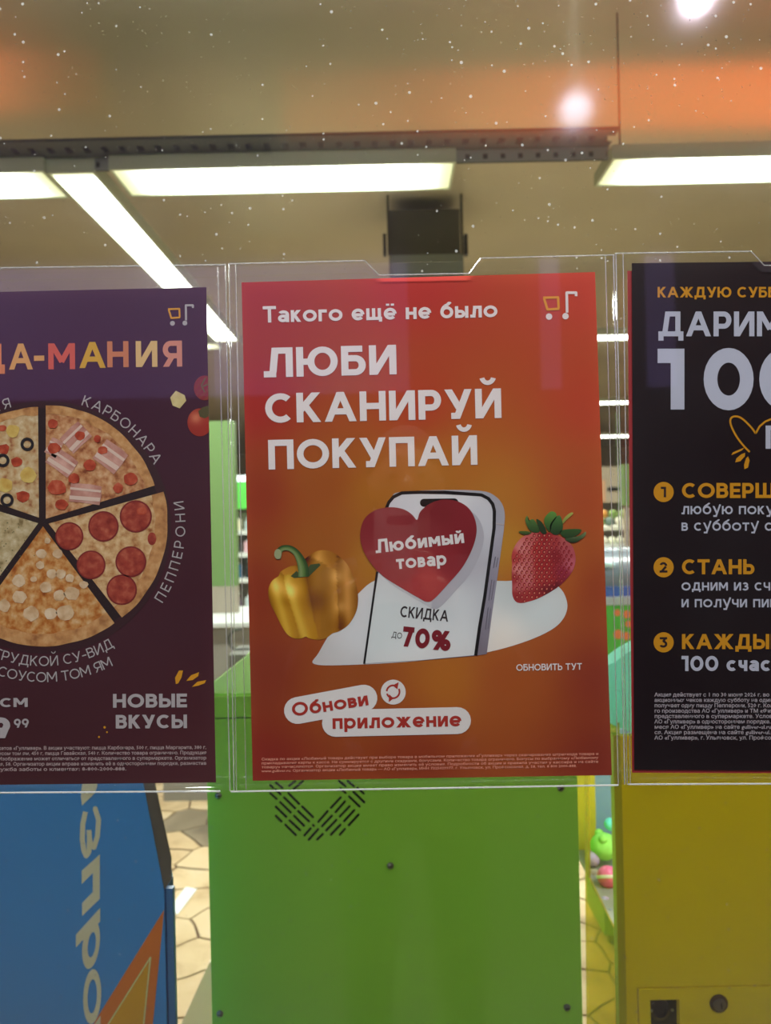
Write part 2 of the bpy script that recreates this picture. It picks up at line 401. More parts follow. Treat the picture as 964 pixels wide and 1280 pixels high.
def pmesh(name, polys, mat, parent, layer=1, colf=None, d=PD, clip=None):
    v = []; f = []; off = []
    for i, q in enumerate(polys):
        if clip: q = clipX(q, clip)
        if len(q) < 3: continue
        n = len(v); v += q; f.append(tuple(range(n, n + len(q)))); off += [(i % 64) * 1.3e-6] * len(q)
    vv = [P(x, y, d) - Vector((0, layer * LAY + e, 0)) for (x, y), e in zip(v, off)]
    cols = [alb(colf(x, y)) for x, y in v] if colf else None
    return obj(name, vv, f, mat, parent, cols=cols)
def clipX(q, hi):
    new = []
    for a, b in zip(q, list(q[1:]) + [q[0]]):
        da, db = hi(a[1]) - a[0], hi(b[1]) - b[0]
        if da >= 0: new.append(a)
        if da * db < 0:
            t = da / (da - db); new.append((a[0] + (b[0] - a[0]) * t, a[1] + (b[1] - a[1]) * t))
    return new
def text_polys(s, p0, p1, h, wt=.2, track=.1, sp=.42, ang=None):
    """letters along a straight baseline from p0; stretched to end at p1 when given"""
    x = 0; items = []
    for ch in s:
        if ch == ' ': x += sp; continue
        a, polys = glyph_polys(ch, wt); items.append((x, polys)); x += a + track
    total = x - track
    if p1 is not None:
        dx, dy = p1[0] - p0[0], p1[1] - p0[1]; L = math.hypot(dx, dy); ux, uy = dx / L, dy / L; sx = L / total
    else:
        a = math.radians(ang or 0); ux, uy = math.cos(a), -math.sin(a); sx = h
    vx, vy = uy, -ux; out = []
    for x0, polys in items:
        for q in polys: out.append([(p0[0] + (x0 + a) * sx * ux + b * h * vx, p0[1] + (x0 + a) * sx * uy + b * h * vy) for a, b in q])
    return out
def text(name, s, p0, p1, h, mat, parent, layer=3, **k):
    return pmesh(name, text_polys(s, p0, p1, h, **k), mat, parent, layer)
def arc_text(name, s, c, r, a0, a1, h, mat, parent, layer=3, wt=.13, inside=False):
    """letters on a circle; a0..a1 in degrees (counter-clockwise from +x, y up)"""
    advs = []; x = 0
    for ch in s:
        if ch == ' ': x += .42; continue
        a, polys = glyph_polys(ch, wt); advs.append((x, a, polys)); x += a + .14
    tot = x - .14; out = []
    for x0, a, polys in advs:
        ang = math.radians(a0 + (a1 - a0) * (x0 + a / 2) / tot)
        rad = (math.cos(ang), -math.sin(ang)); sg = 1 if a1 > a0 else -1
        tan = (-math.sin(ang) * sg, -math.cos(ang) * sg)
        up = rad if not inside else (-rad[0], -rad[1])
        bx, by = c[0] + rad[0] * r, c[1] + rad[1] * r
        for q in polys: out.append([(bx + (u - a / 2) * h * tan[0] + v * h * up[0], by + (u - a / 2) * h * tan[1] + v * h * up[1]) for u, v in q])
    return pmesh(name, out, mat, parent, layer)
def fine_print(lines, x0, y0, x1, y1, dy, h, mat, parent, layer=2, last=None):
    """small print set in the built-in typeface, one mesh"""
    v = []; f = []
    for i, s in enumerate(lines):
        cu = bpy.data.curves.new('fine_print', 'FONT'); cu.body = s; cu.size = 1; cu.offset = .018; cu.resolution_u = 1
        t = bpy.data.objects.new('fine_print', cu); COL.objects.link(t)
        bpy.context.view_layer.update()
        me = bpy.data.meshes.new_from_object(t.evaluated_get(bpy.context.evaluated_depsgraph_get()))
        bpy.data.objects.remove(t)
        co = np.empty(len(me.vertices) * 3); me.vertices.foreach_get('co', co); co = co.reshape(-1, 3)
        if len(co) == 0: continue
        wmax = co[:, 0].max(); end = x1 if not (last and i == len(lines) - 1) else last
        n = len(v)
        for c in co:
            tx = c[0] / wmax * (end - x0); v.append((x0 + tx, y0 + i * dy + (y1 - y0) * tx / (x1 - x0) - c[1] * h / .72))
        f += [tuple(q + n for q in p.vertices) for p in me.polygons]
        bpy.data.meshes.remove(me)
    return obj('fine_print', [P(x, y, PD) - Vector((0, layer * LAY, 0)) for x, y in v], f, mat, parent)

def idw(points, p=3.0):
    A = np.array([(a, b) for a, b, *_ in points], float); C = np.array([c for *_, c in points], float)
    def f(x, y):
        d = ((A[:, 0] - x) ** 2 + (A[:, 1] - y) ** 2) + 1e-3
        w = d ** (-p / 2); return tuple((w[:, None] * C).sum(0) / w.sum())
    return f
def catmull(pts, n=5):
    out = []; m = len(pts)
    for i in range(m):
        p0, p1, p2, p3 = pts[i - 1], pts[i], pts[(i + 1) % m], pts[(i + 2) % m]
        for k in range(n):
            t = k / n
            out.append(tuple(.5 * (2 * p1[j] + (p2[j] - p0[j]) * t + (2 * p0[j] - 5 * p1[j] + 4 * p2[j] - p3[j]) * t * t + (3 * p1[j] - p0[j] - 3 * p2[j] + p3[j]) * t ** 3) for j in (0, 1)))
    return out
def catopen(pts, n=5):
    pts = [(2 * pts[0][0] - pts[1][0], 2 * pts[0][1] - pts[1][1])] + list(pts) + [(2 * pts[-1][0] - pts[-2][0], 2 * pts[-1][1] - pts[-2][1])]
    return catmull(pts, n)[n:(len(pts) - 2) * n + 1]
def ribbon(name, path, widths, cols, mat, parent, layer):
    """tapering printed band; cols = ink across its width"""
    v = []; f = []; cc = []; m = len(cols)
    for i, p in enumerate(path):
        a, b = path[max(0, i - 1)], path[min(len(path) - 1, i + 1)]; dx, dy = b[0] - a[0], b[1] - a[1]; L = math.hypot(dx, dy) or 1
        for k in range(m):
            t = (k / (m - 1) - .5) * widths[i]; v.append((p[0] - dy / L * t, p[1] + dx / L * t)); cc.append(alb(cols[k]))
    for i in range(len(path) - 1):
        for k in range(m - 1): f.append((i * m + k, i * m + k + 1, (i + 1) * m + k + 1, (i + 1) * m + k))
    return obj(name, [P(x, y, PD) - Vector((0, layer * LAY, 0)) for x, y in v], f, mat, parent, cols=cc)
def polar(name, outline, mat, parent, layer, colf, rings=14, c=None, clip=None):
    """filled outline with ink colours from colf"""
    n = len(outline)
    c = c or (sum(p[0] for p in outline) / n, sum(p[1] for p in outline) / n)
    v = [c]; f = []
    for r in range(1, rings + 1):
        t = r / rings
        v += [(c[0] + (x - c[0]) * t, c[1] + (y - c[1]) * t) for x, y in outline]
    if clip: v = [(min(x, clip(y)), y) for x, y in v]
    for i in range(n):
        f.append((0, 1 + i, 1 + (i + 1) % n))
        for r in range(rings - 1):
            a = 1 + r * n + i; b = 1 + r * n + (i + 1) % n; f.append((a, a + n, b + n, b))
    return obj(name, [P(x, y, PD) - Vector((0, layer * LAY, 0)) for x, y in v], f, mat, parent, cols=[alb(colf(x, y)) for x, y in v])
def disc(cx, cy, r, n=20, ry=None, rot=0):
    ry = ry or r; ca, sa = math.cos(rot), math.sin(rot)
    return [(cx + r * math.cos(2 * PI * i / n) * ca - ry * math.sin(2 * PI * i / n) * sa, cy + r * math.cos(2 * PI * i / n) * sa + ry * math.sin(2 * PI * i / n) * ca) for i in range(n)]
def stroke(pts, w, closed=False):
    out = []
    seq = list(pts) + ([pts[0]] if closed else [])
    for a, b in zip(seq, seq[1:]):
        dx, dy = b[0] - a[0], b[1] - a[1]; L = math.hypot(dx, dy) or 1; nx, ny = -dy / L * w / 2, dx / L * w / 2
        out.append([(a[0] + nx, a[1] + ny), (b[0] + nx, b[1] + ny), (b[0] - nx, b[1] - ny), (a[0] - nx, a[1] - ny)])
    for p in seq[1:-1] + ([seq[0]] if closed else []): out.append(disc(p[0], p[1], w / 2, 8))
    return out
def capsule(a, b, r, n=10):
    ang = math.atan2(b[1] - a[1], b[0] - a[0])
    return [(b[0] + r * math.cos(ang - PI / 2 + PI * i / n), b[1] + r * math.sin(ang - PI / 2 + PI * i / n)) for i in range(n + 1)] + \
           [(a[0] + r * math.cos(ang + PI / 2 + PI * i / n), a[1] + r * math.sin(ang + PI / 2 + PI * i / n)) for i in range(n + 1)]
def zz(x0, y0, s, pts): return [(x0 + x * s, y0 + y * s) for x, y in pts]

def sheet(name, corners, mat, parent, colf=None, nx=2, ny=2, y=0.0, thick=.0003):
    """a sheet of printed paper; corners in pixels tl, tr, br, bl"""
    tl, tr, br, bl = corners; v = []; f = []; px = []
    for j in range(ny):
        for i in range(nx):
            s, t = i / (nx - 1), j / (ny - 1)
            x = (tl[0] * (1 - s) + tr[0] * s) * (1 - t) + (bl[0] * (1 - s) + br[0] * s) * t
            yy = (tl[1] * (1 - s) + tr[1] * s) * (1 - t) + (bl[1] * (1 - s) + br[1] * s) * t
            px.append((x, yy)); v.append(P(x, yy, PD) + Vector((0, y, 0)))
    n = len(v); v += [q + Vector((0, thick, 0)) for q in v]
    for j in range(ny - 1):
        for i in range(nx - 1):
            a = j * nx + i; f.append((a, a + nx, a + nx + 1, a + 1)); f.append((n + a, n + a + 1, n + a + nx + 1, n + a + nx))
    rim = [i for i in range(nx)] + [j * nx + nx - 1 for j in range(1, ny)] + [(ny - 1) * nx + i for i in range(nx - 2, -1, -1)] + [j * nx for j in range(ny - 2, 0, -1)]
    for a, b in zip(rim, rim[1:] + rim[:1]): f.append((a, b, b + n, a + n))
    cols = [alb(colf(x, yy)) for x, yy in px] * 2 if colf else None
    return obj(name, v, f, mat, parent, cols=cols)


# ------------------------------------------------------------------ inks
m_print = Mcol('printed_ink')
m_food = Mcol('printed_food', namt=.12, nscale=260)
m_white = M('white_ink', (222, 220, 216), .45, spec=.3)
m_white2 = M('grey_ink', (176, 170, 168), .45, spec=.3)
m_white3 = M('cool_ink', (182, 186, 198), .45, spec=.3)
m_offw = M('pale_ink', (216, 216, 210), .45, spec=.3)
m_redink = M('red_ink', (162, 48, 38), .45, spec=.3)
m_dkink = M('dark_ink', (48, 40, 42), .45, spec=.3)
m_maroon = M('maroon_ink', (118, 26, 36), .45, spec=.3)
m_black = M('black_ink', (18, 14, 16), .4, spec=.3)
m_yel = M('yellow_ink', (214, 150, 34), .45, spec=.3)
m_amber = M('amber_ink', (200, 140, 24), .45, spec=.3)
m_fineR = M('fine_ink_red', (222, 150, 126), .45, spec=.3)
m_fineL = M('fine_ink_plum', (178, 158, 154), .45, spec=.3)
m_fineD = M('fine_ink_dark', (172, 164, 168), .45, spec=.3)

# ------------------------------------------------------------------ red poster in the middle
c0 = P(540, 976, PD)
red = thing('poster', c0, 'red and orange poster with a phone, a heart, a pepper and a strawberry', 'poster', 'shop window posters')
redf = idw([(310, 350, (178, 46, 40)), (520, 350, (194, 48, 38)), (735, 345, (206, 68, 48)), (320, 500, (176, 42, 30)), (520, 500, (190, 68, 30)), (740, 500, (196, 72, 40)),
            (320, 620, (160, 58, 24)), (400, 600, (172, 88, 24)), (470, 620, (184, 112, 26)), (540, 600, (190, 118, 34)), (620, 620, (194, 122, 36)), (740, 620, (186, 82, 36)),
            (320, 740, (152, 56, 26)), (400, 680, (172, 95, 24)), (470, 700, (186, 122, 30)), (630, 680, (198, 138, 38)), (690, 720, (190, 98, 36)), (755, 740, (168, 72, 34)),
            (325, 840, (148, 58, 34)), (430, 860, (164, 82, 30)), (560, 850, (190, 112, 34)), (640, 855, (178, 90, 34)), (755, 850, (152, 58, 36)),
            (325, 960, (146, 44, 30)), (520, 950, (152, 60, 28)), (760, 960, (142, 48, 30))], 2.6)
sheet('paper', ((302, 353), (744, 340), (765, 969), (316, 976)), m_print, red, lambda x, y: (redf(x, y)[0] * .91, redf(x, y)[1] * .93, redf(x, y)[2] * .93), 46, 64)
text('headline_lettering', 'Такого ещё не было', (329, 403.5), (622, 396.5), 20.5, m_white, red, wt=.19)
text('slogan_lettering', 'ЛЮБИ', (330, 472), (496, 468), 37, m_white, red, wt=.21)
text('slogan_lettering', 'СКАНИРУЙ', (332, 529), (627, 522.5), 37, m_white, red, wt=.21)
text('slogan_lettering', 'ПОКУПАЙ', (336, 587), (597, 581), 37, m_white, red, wt=.21)
def cart(parent, my, mw, x, y, s, sk=0):
    """the shop's cart emblem; x,y top-left, s = size of one unit in pixels"""
    pmesh('emblem', stroke(zz(x, y, s, [(-.2, 1.5), (3.6, 1.4), (3.75, 4.2)]), .62 * s) + stroke(zz(x, y, s, [(0, 1.6), (.9, 4.5), (3.9, 4.3)]), .62 * s), my, parent, 3)
    pmesh('emblem', stroke(zz(x, y, s, [(8.2, 1.1), (8.2, .2), (5.8, .2), (5.9, 5.3)]), .68 * s) + [disc(x + 1.3 * s, y + 6.3 * s, .82 * s), disc(x + 5.5 * s, y + 6.2 * s, .82 * s)], mw, parent, 3)
cart(red, m_yel, m_white, 680, 365, 4.9)

# white swoosh, phone, heart
sw = catmull([(393, 830), (399, 815), (420, 780), (448, 742), (480, 722), (560, 715), (622, 726), (671, 724), (698, 733), (709, 753), (705, 772), (688, 788), (651, 804), (600, 817), (524, 826), (440, 831)], 5)
swf = idw([(400, 820, (186, 186, 182)), (440, 780, (196, 198, 196)), (600, 800, (206, 208, 204)), (690, 760, (192, 200, 196)), (650, 735, (182, 190, 186)), (620, 800, (212, 208, 196))])
polar('platform_print', sw, m_print, red, 2, lambda x, y: tuple(q * 1.06 for q in swf(x, y)), c=(560, 775))
ph = lambda pts: zz(440, 600, .2075, pts)
side = catopen(ph([(200, 250), (215, 160), (240, 105), (290, 72), (560, 60), (780, 66), (860, 95), (905, 145), (921, 210), (915, 300)]), 4) + ph([(880, 560), (845, 800), (812, 1048), (745, 1058), (400, 1088), (76, 1106), (120, 800)])
phone = polar('phone_print', side, m_print, red, 3, idw([(560, 620, (170, 172, 175)), (628, 640, (160, 162, 170)), (612, 720, (142, 138, 150)), (600, 815, (122, 114, 124)), (625, 680, (168, 168, 178))]), rings=8, c=(545, 730))
scr = catopen(ph([(205, 300), (212, 178), (236, 128), (285, 92), (400, 84), (760, 98), (815, 122), (845, 180), (846, 300)]), 4) + ph([(820, 500), (792, 700), (742, 1054), (400, 1086), (78, 1104), (120, 800)])
scrf = idw([(500, 630, (196, 198, 198)), (560, 625, (206, 208, 206)), (610, 650, (186, 188, 190)), (590, 700, (168, 168, 172)), (560, 750, (190, 194, 192)), (480, 780, (194, 200, 196)), (540, 810, (206, 210, 206)), (470, 740, (190, 196, 192))])
polar('phone_screen_print', scr, m_print, phone, 4, lambda x, y: tuple(q * 1.06 for q in scrf(x, y)), rings=10, c=(540, 730))
pmesh('phone_bezel_print', stroke(ph([(205, 178), (222, 135), (250, 102), (300, 78), (400, 74), (560, 74), (780, 90), (822, 112), (848, 145), (858, 185), (856, 290), (800, 700), (768, 890), (745, 1056)]), 4.0), m_black, phone, 5)
pmesh('phone_edge_print', stroke(ph([(152, 552), (74, 1106)]), 2.6), m_black, phone, 5)
pmesh('phone_notch_print', [capsule((530, 628.5), (568, 628), 5)], m_black, phone, 5)
for a, b in (((872, 462), (860, 530)), ((850, 600), (832, 725)), ((828, 768), (812, 900))):
    a, b = ph([a, b]); pmesh('phone_button_print', stroke([(a[0] - 1.6, a[1]), (b[0] - 1.6, b[1])], 1.1) + stroke([(a[0] + 1.6, a[1] + 1), (b[0] + 1.6, b[1] - 1)], .8), M('button_grey', (96, 92, 104), .5), phone, 5)
pmesh('phone_seam_print', stroke(ph([(858, 262), (914, 268)]), 1.2), m_white2, phone, 5)
hs = catmull(ph([(452, 733), (400, 708), (300, 650), (190, 580), (110, 495), (62, 405), (50, 320), (75, 235), (140, 182), (230, 164), (310, 176), (362, 208), (392, 240), (412, 190), (470, 142), (550, 118), (640, 130), (705, 172), (742, 240), (750, 320), (722, 420), (662, 530), (575, 630), (495, 715)]), 4)
hf = idw([(460, 650, (140, 34, 40)), (480, 640, (150, 50, 52)), (500, 690, (150, 46, 48)), (520, 735, (176, 56, 56)), (535, 725, (186, 66, 62)), (560, 700, (146, 34, 40)), (580, 650, (136, 28, 36)), (550, 640, (132, 28, 34)), (590, 680, (130, 24, 32)), (505, 715, (160, 54, 54)), (530, 660, (140, 40, 44))])  # even dark red ink; lighter spots paint in the reflected hand and phone
shadow = [(x + 9, y + 9) for x, y in hs]
polar('heart_shade_print', shadow, m_print, phone, 5, lambda x, y: (172, 172, 176) if x > 540 else (188, 190, 190), rings=5)
heart = polar('heart_print', hs, m_print, red, 7, lambda x, y: (hf(x, y)[0] * .93, hf(x, y)[1], hf(x, y)[2]), rings=12, c=(523, 672))
text('heart_lettering', 'Любимый', (470, 691.5), (580.5, 678.5), 17, m_offw, heart, 8, wt=.2)
text('heart_lettering', 'товар', (496, 711.5), (558.5, 706), 17.5, m_offw, heart, 8, wt=.2)
text('discount_lettering', 'СКИДКА', (500, 771), (560, 777), 14, m_dkink, phone, 5, wt=.17)
text('discount_lettering', 'ДО', (489.5, 796.5), (502, 798.5), 7.5, m_dkink, phone, 5, wt=.13)
text('discount_lettering', '70%', (502, 807.5), (562, 814), 25, m_maroon, phone, 6, wt=.26)

# yellow pepper
pz = lambda pts: zz(320, 670, .14523, pts)
po = catmull(pz([(195, 345), (215, 305), (290, 262), (345, 250), (430, 190), (500, 140), (560, 122), (640, 130), (710, 170), (780, 235), (830, 330), (870, 450), (880, 560), (860, 660), (800, 760), (720, 818), (660, 838), (600, 880), (530, 892), (460, 880), (430, 865), (390, 880), (330, 880), (270, 845), (220, 770), (170, 670), (120, 570), (107, 480), (120, 420), (150, 375)]), 4)
lobes = [((180, 400), (300, 840), 85, (176, 128, 22), (206, 166, 52), -.25), ((320, 410), (470, 860), 105, (178, 128, 22), (208, 170, 56), -.45),
         ((590, 330), (600, 850), 135, (162, 110, 26), (196, 140, 52), .75), ((770, 270), (790, 760), 95, (156, 102, 24), (200, 142, 62), .1),
         ((590, 170), (640, 260), 110, (166, 108, 24), (192, 134, 44), -.3), ((250, 300), (330, 310), 60, (160, 108, 22), (188, 132, 34), -.2)]
def pepper_col(px, py):
    x, y = (px - 320) / .14523, (py - 670) / .14523; best = None
    for n_, ((x0, y0), (x1, y1), hw, base, hl, pk) in enumerate(lobes):
        t = ((x - x0) * (x1 - x0) + (y - y0) * (y1 - y0)) / ((x1 - x0) ** 2 + (y1 - y0) ** 2); tc = max(0, min(1, t))
        cx, cy = x0 + (x1 - x0) * tc, y0 + (y1 - y0) * tc; d = math.hypot(x - cx, y - cy) / hw; u = (x - cx) / hw
        d2 = d + (.35 if n_ >= 4 else 0)
        if best is None or d2 < best[0]: best = (d2, u, d, base, hl, pk, tc)
    d2, u, d, base, hl, pk, tc = best
    g = math.exp(-((u - pk) / .4) ** 2); e = max(0, d - .45) ** 2 * 85
    c = [b_ + (h_ - b_) * g - e for b_, h_ in zip(base, hl)]
    for gx, gy, gr, ga in ((180, 430, 45, 50), (305, 470, 50, 62), (700, 350, 40, 46), (520, 200, 40, 34), (725, 610, 34, 40), (840, 400, 30, 22), (520, 560, 70, -38), (255, 560, 40, -22), (740, 780, 70, -46)):
        k = ga * math.exp(-(((x - gx) ** 2 + (y - gy) ** 2) / (2 * gr * gr))); c = [q + k for q in c]
    if x > 560: c = [q * .97 for q in c]
    return tuple(max(8, min(235, q)) for q in c)
pepper = polar('pepper_print', po, m_print, red, 3, pepper_col, rings=34)
pmesh('pepper_calyx_print', [pz([(300, 345), (350, 300), (380, 330), (440, 290), (470, 245), (545, 235), (558, 250), (520, 285), (460, 345), (400, 355), (330, 362)])], M('calyx_ink', (58, 74, 34), .5), pepper, 4)
ribbon('pepper_stem_print', catopen(pz([(192, 196), (198, 140), (228, 105), (290, 104), (345, 140), (385, 205), (408, 275), (412, 350)]), 4), [5.5, 7, 8, 8, 8, 7.6, 7.2, 7, 6.8, 6.8, 6.8, 7, 7.2, 7.4, 7.6, 7.8, 8, 8.6, 9.2, 10, 10.6, 11.4, 12, 12.6, 13, 13.2, 13.4, 13.6, 14][:29], ((40, 68, 30), (52, 84, 38), (92, 124, 62), (122, 146, 92), (84, 110, 56))[::1], m_print, pepper, 6)
pmesh('pepper_stem_end_print', [disc(347.6, 692.5, 4.6, 16, 6.4)], M('stem_cut', (150, 160, 118), .5), pepper, 7)

# strawberry
sz = lambda pts: zz(620, 630, .13485, pts)
stf = idw([(620 + a * .13485, 630 + b * .13485, c) for a, b, c in [(250, 400, (206, 124, 118)), (300, 380, (200, 110, 105)), (220, 600, (206, 126, 120)), (170, 500, (176, 60, 56)), (300, 560, (196, 108, 104)), (220, 760, (184, 92, 90)), (300, 700, (198, 110, 108)), (165, 700, (160, 54, 54)), (380, 400, (172, 46, 42)), (400, 560, (168, 42, 40)), (450, 550, (164, 40, 40)), (560, 350, (168, 58, 56)), (620, 360, (176, 84, 82)),
       (650, 450, (172, 78, 84)), (560, 480, (140, 34, 40)), (620, 650, (146, 40, 60)), (700, 560, (184, 92, 104)), (720, 450, (176, 80, 86)), (500, 700, (166, 46, 46)), (400, 700, (172, 54, 50)), (400, 840, (142, 36, 38)), (550, 770, (104, 24, 32)), (470, 825, (100, 24, 32)), (300, 860, (160, 50, 48)), (200, 860, (150, 44, 44)), (330, 310, (190, 92, 86)), (450, 300, (160, 34, 34)), (640, 730, (130, 36, 50))]], 4)
st_out = [(150, 560), (145, 480), (165, 410), (210, 340), (280, 285), (360, 258), (460, 260), (560, 285), (640, 325), (700, 380), (730, 450), (737, 530), (710, 620), (650, 700), (580, 765), (480, 830), (380, 880), (300, 905), (230, 918), (180, 900), (152, 840), (150, 750), (146, 650)]
berry = polar('strawberry_print', catmull(sz(st_out), 4), m_print, red, 3, stf, rings=18)
def inside(x, y, poly):
    c = False
    for (x1, y1), (x2, y2) in zip(poly, poly[1:] + poly[:1]):
        if (y1 > y) != (y2 > y) and x < (x2 - x1) * (y - y1) / (y2 - y1) + x1: c = not c
    return c
sd = []; sl = []
inner = [(440 + (x - 440) * .93, 590 + (y - 590) * .95) for x, y in st_out]
for j in range(17):
    for i in range(15):
        x = 170 + i * 46 + (j % 2) * 23 + noise.noise(Vector((i, j, 0))) * 14; y = 290 + j * 38 + noise.noise(Vector((i, j, 5))) * 14
        if inside(x, y, inner):
            q = sz([(x, y)])[0]; k = 1 - .35 * abs((x - 430) / 300); sd.append(disc(q[0], q[1], 2.0 * k, 10, 2.5, .3)); sl.append(disc(q[0] + .3, q[1] + .4, .9 * k, 8, 1.2, .3))
o = pmesh('strawberry_dimple_print', sd, m_print, berry, 4, lambda x, y: (136, 26, 34) if x < 672 else (130, 24, 34)); o['kind'] = 'stuff'
o = pmesh('strawberry_seed_print', sl, m_print, berry, 5, lambda x, y: (208, 128, 104) if x < 690 else (176, 70, 74)); o['kind'] = 'stuff'
for pts, c1, c2 in (
    ([(210, 255), (265, 250), (330, 262), (290, 285), (240, 278)], (78, 104, 40), (46, 66, 26)),
    ([(270, 150), (290, 108), (302, 150), (352, 145), (405, 250), (345, 262), (300, 225)], (90, 130, 62), (40, 70, 30)),
    ([(372, 142), (430, 175), (470, 268), (415, 262)], (40, 66, 30), (30, 50, 24)),
    ([(450, 130), (480, 90), (515, 68), (552, 82), (560, 122), (520, 185), (500, 255), (465, 222), (446, 170)], (96, 148, 62), (40, 74, 32)),
    ([(500, 200), (540, 135), (588, 105), (615, 165), (615, 240), (565, 285), (510, 265)], (72, 122, 58), (28, 56, 26)),
    ([(590, 262), (650, 234), (790, 236), (745, 292), (650, 316)], (50, 88, 38), (34, 60, 26)),
    ([(640, 322), (740, 302), (800, 280), (832, 255), (822, 300), (745, 352), (685, 354)], (128, 148, 96), (26, 50, 24)),
    ([(612, 165), (640, 120), (692, 80), (714, 90), (650, 150), (620, 182)], (168, 176, 84), (130, 140, 60))):
    oo = catmull(sz(pts), 4); ys = [p[1] for p in oo]; y0, y1 = min(ys), max(ys)
    polar('strawberry_leaf_print', oo, m_print, berry, 6, (lambda c1, c2, y0, y1: lambda x, y: tuple(a + (b - a) * (y - y0) / (y1 - y0) for a, b in zip(c1, c2)))(c1, c2, y0, y1), rings=5)

# bubbles
b1 = pmesh('bubble_print', [capsule((372, 888), (455, 872.5), 16.8)], m_offw, red, 3)
text('bubble_lettering', 'Обнови', (366.5, 895.5), (461, 881), 17, m_redink, b1, 5, wt=.19)
b2 = pmesh('bubble_print', [capsule((419.5, 904), (572, 900.5), 16.8)], m_offw, red, 4)
text('bubble_lettering', 'приложение', (416, 911), (577, 907.5), 18.5, m_redink, b2, 5, wt=.19)
b3 = pmesh('refresh_badge_print', [disc(491.7, 865, 15.6, 32)], m_offw, red, 3)
def arcpts(cx, cy, r, a0, a1, n=12): return [(cx + r * math.cos(math.radians(a0 + (a1 - a0) * i / n)), cy - r * math.sin(math.radians(a0 + (a1 - a0) * i / n))) for i in range(n + 1)]
pmesh('refresh_arrow_print', stroke(arcpts(491.5, 864.5, 8, 175, 70), 2.2) + [[(491, 856.5), (498.5, 852.5), (496.8, 861.5)]] + stroke(arcpts(491.5, 864.5, 8, 25, -20), 2.2), m_redink, b3, 4)
pmesh('refresh_arrow_print', stroke(arcpts(491.5, 864.5, 8, -5, -110), 2.2) + [[(492, 872.8), (486, 877.5), (486.5, 867.5)]] + stroke(arcpts(491.5, 864.5, 8, 200, 230), 2.2), m_redink, b3, 4)
text('caption_lettering', 'ОБНОВИТЬ ТУТ', (645.5, 838.5), (727.5, 837), 8.3, m_white, red, wt=.17)
fine_print(['Скидка по акции «Любимый товар» действует при выборе товара в мобильном приложении «Гулливер» через сканирование штрихкода товара и',
            'прикладывания карты к кассе. Не суммируется с другими скидками, бонусами. Количество товара ограничено. Бонусы по выбранному «Любимому',
            'товару» начисляются. Организатор акции имеет право изменить её условия. Подробности об акции и правила участия у кассира и на сайте',
            'www.gulliver.ru. Организатор акции «Любимый товар» — АО «Гулливер», ИНН 7325029977, г. Ульяновск, ул. Профсоюзная, д. 58, тел. 8 800 2000-888.'],
           327, 950.5, 748, 943.5, 4.9, 3.3, m_fineR, red, last=721)

# ------------------------------------------------------------------ plum pizza poster
pl = thing('poster', P(40, 980, PD), 'plum poster with a five slice pizza and rainbow letters', 'poster', 'shop window posters')
plf = idw([(0, 380, (66, 34, 54)), (250, 370, (66, 32, 52)), (130, 450, (64, 28, 48)), (0, 600, (62, 26, 38)), (250, 700, (66, 28, 38)), (0, 960, (68, 32, 36)), (250, 960, (76, 36, 40)), (-180, 400, (62, 30, 50)), (-180, 960, (66, 30, 36))], 2)  # maroon ink; bluer values near the top paint in the lavender reflection
sheet('paper', ((-188, 369), (258, 359), (270, 978), (-182, 983)), m_print, pl, plf, 24, 32)
edge = lambda y: 258 + (y - 359) / 619 * 12
def z3(x, y): return (x * .3216, 330 + y * .3216)
def z4(x, y): return (x * .3216, 640 + y * .3216)
m_rain = {n: M('title_' + n, c, .45, spec=.3) for n, c in (('orange', (212, 128, 76)), ('sand', (214, 158, 86)), ('coral', (206, 92, 66)), ('gold', (206, 160, 34)), ('clay', (198, 124, 78)), ('straw', (214, 180, 116)), ('salmon', (206, 138, 114)))}
for ch, x0, x1, yb, mt in (('Ц', -92, 20, 412, 'orange'), ('А', 36, 129, 411, 'sand'), ('-', 134, 174, 411, 'sand'), ('М', 189, 293, 410, 'coral'), ('А', 309, 412, 405, 'gold'), ('Н', 418, 501, 402, 'clay'), ('И', 529, 613, 401, 'straw'), ('Я', 634, 709, 400, 'salmon')):
    a, b = z3(x0, yb), z3(x1, yb - 1)
    text('title_letter', ch, a, b, 32.5, m_rain[mt], pl, wt=.2)
text('title_letter', 'ПИЦ', (-150, 463), (-34, 463), 32.5, m_rain['gold'], pl, wt=.2)
cart(pl, m_yel, m_white2, 211, 381, 3.7)
C0 = (54, 655)
arc_text('flavour_lettering', 'КАРБОНАРА', (54, 657), 158, 72.5, 28.5, 13, m_white2, pl, wt=.12)
arc_text('flavour_lettering', 'ГАВАЙСКАЯ', (54, 657), 153, 155, 104.5, 12.5, m_white2, pl, wt=.12)
arc_text('flavour_lettering', 'ПЕППЕРОНИ', (54, 657), 178, -33.5, 10.5, 12.5, m_white2, pl, wt=.12, inside=True)
arc_text('flavour_lettering', 'ГРУДКОЙ СУ-ВИД', (54, 657), 175.5, -110.5, -59.5, 12.5, m_white2, pl, wt=.12, inside=True)
arc_text('flavour_lettering', 'СОУСОМ ТОМ ЯМ', (54, 657), 195.5, -107, -63.5, 12.5, m_white2, pl, wt=.12, inside=True)
text('size_lettering', '32 СМ', (-35, 884), (35, 883.5), 11.3, m_white2, pl, wt=.22)
text('price_lettering', '399', (-62, 922.5), (13, 922.5), 26, m_white2, pl, wt=.26)
text('price_lettering', '99', (17.8, 909.5), (36.5, 909), 11, m_white2, pl, wt=.2)
text('claim_lettering', 'НОВЫЕ', (141.5, 884.5), (234, 884), 17.2, m_white2, pl, wt=.22)
text('claim_lettering', 'ВКУСЫ', (145, 910.5), (234, 910), 17, m_white2, pl, wt=.22)
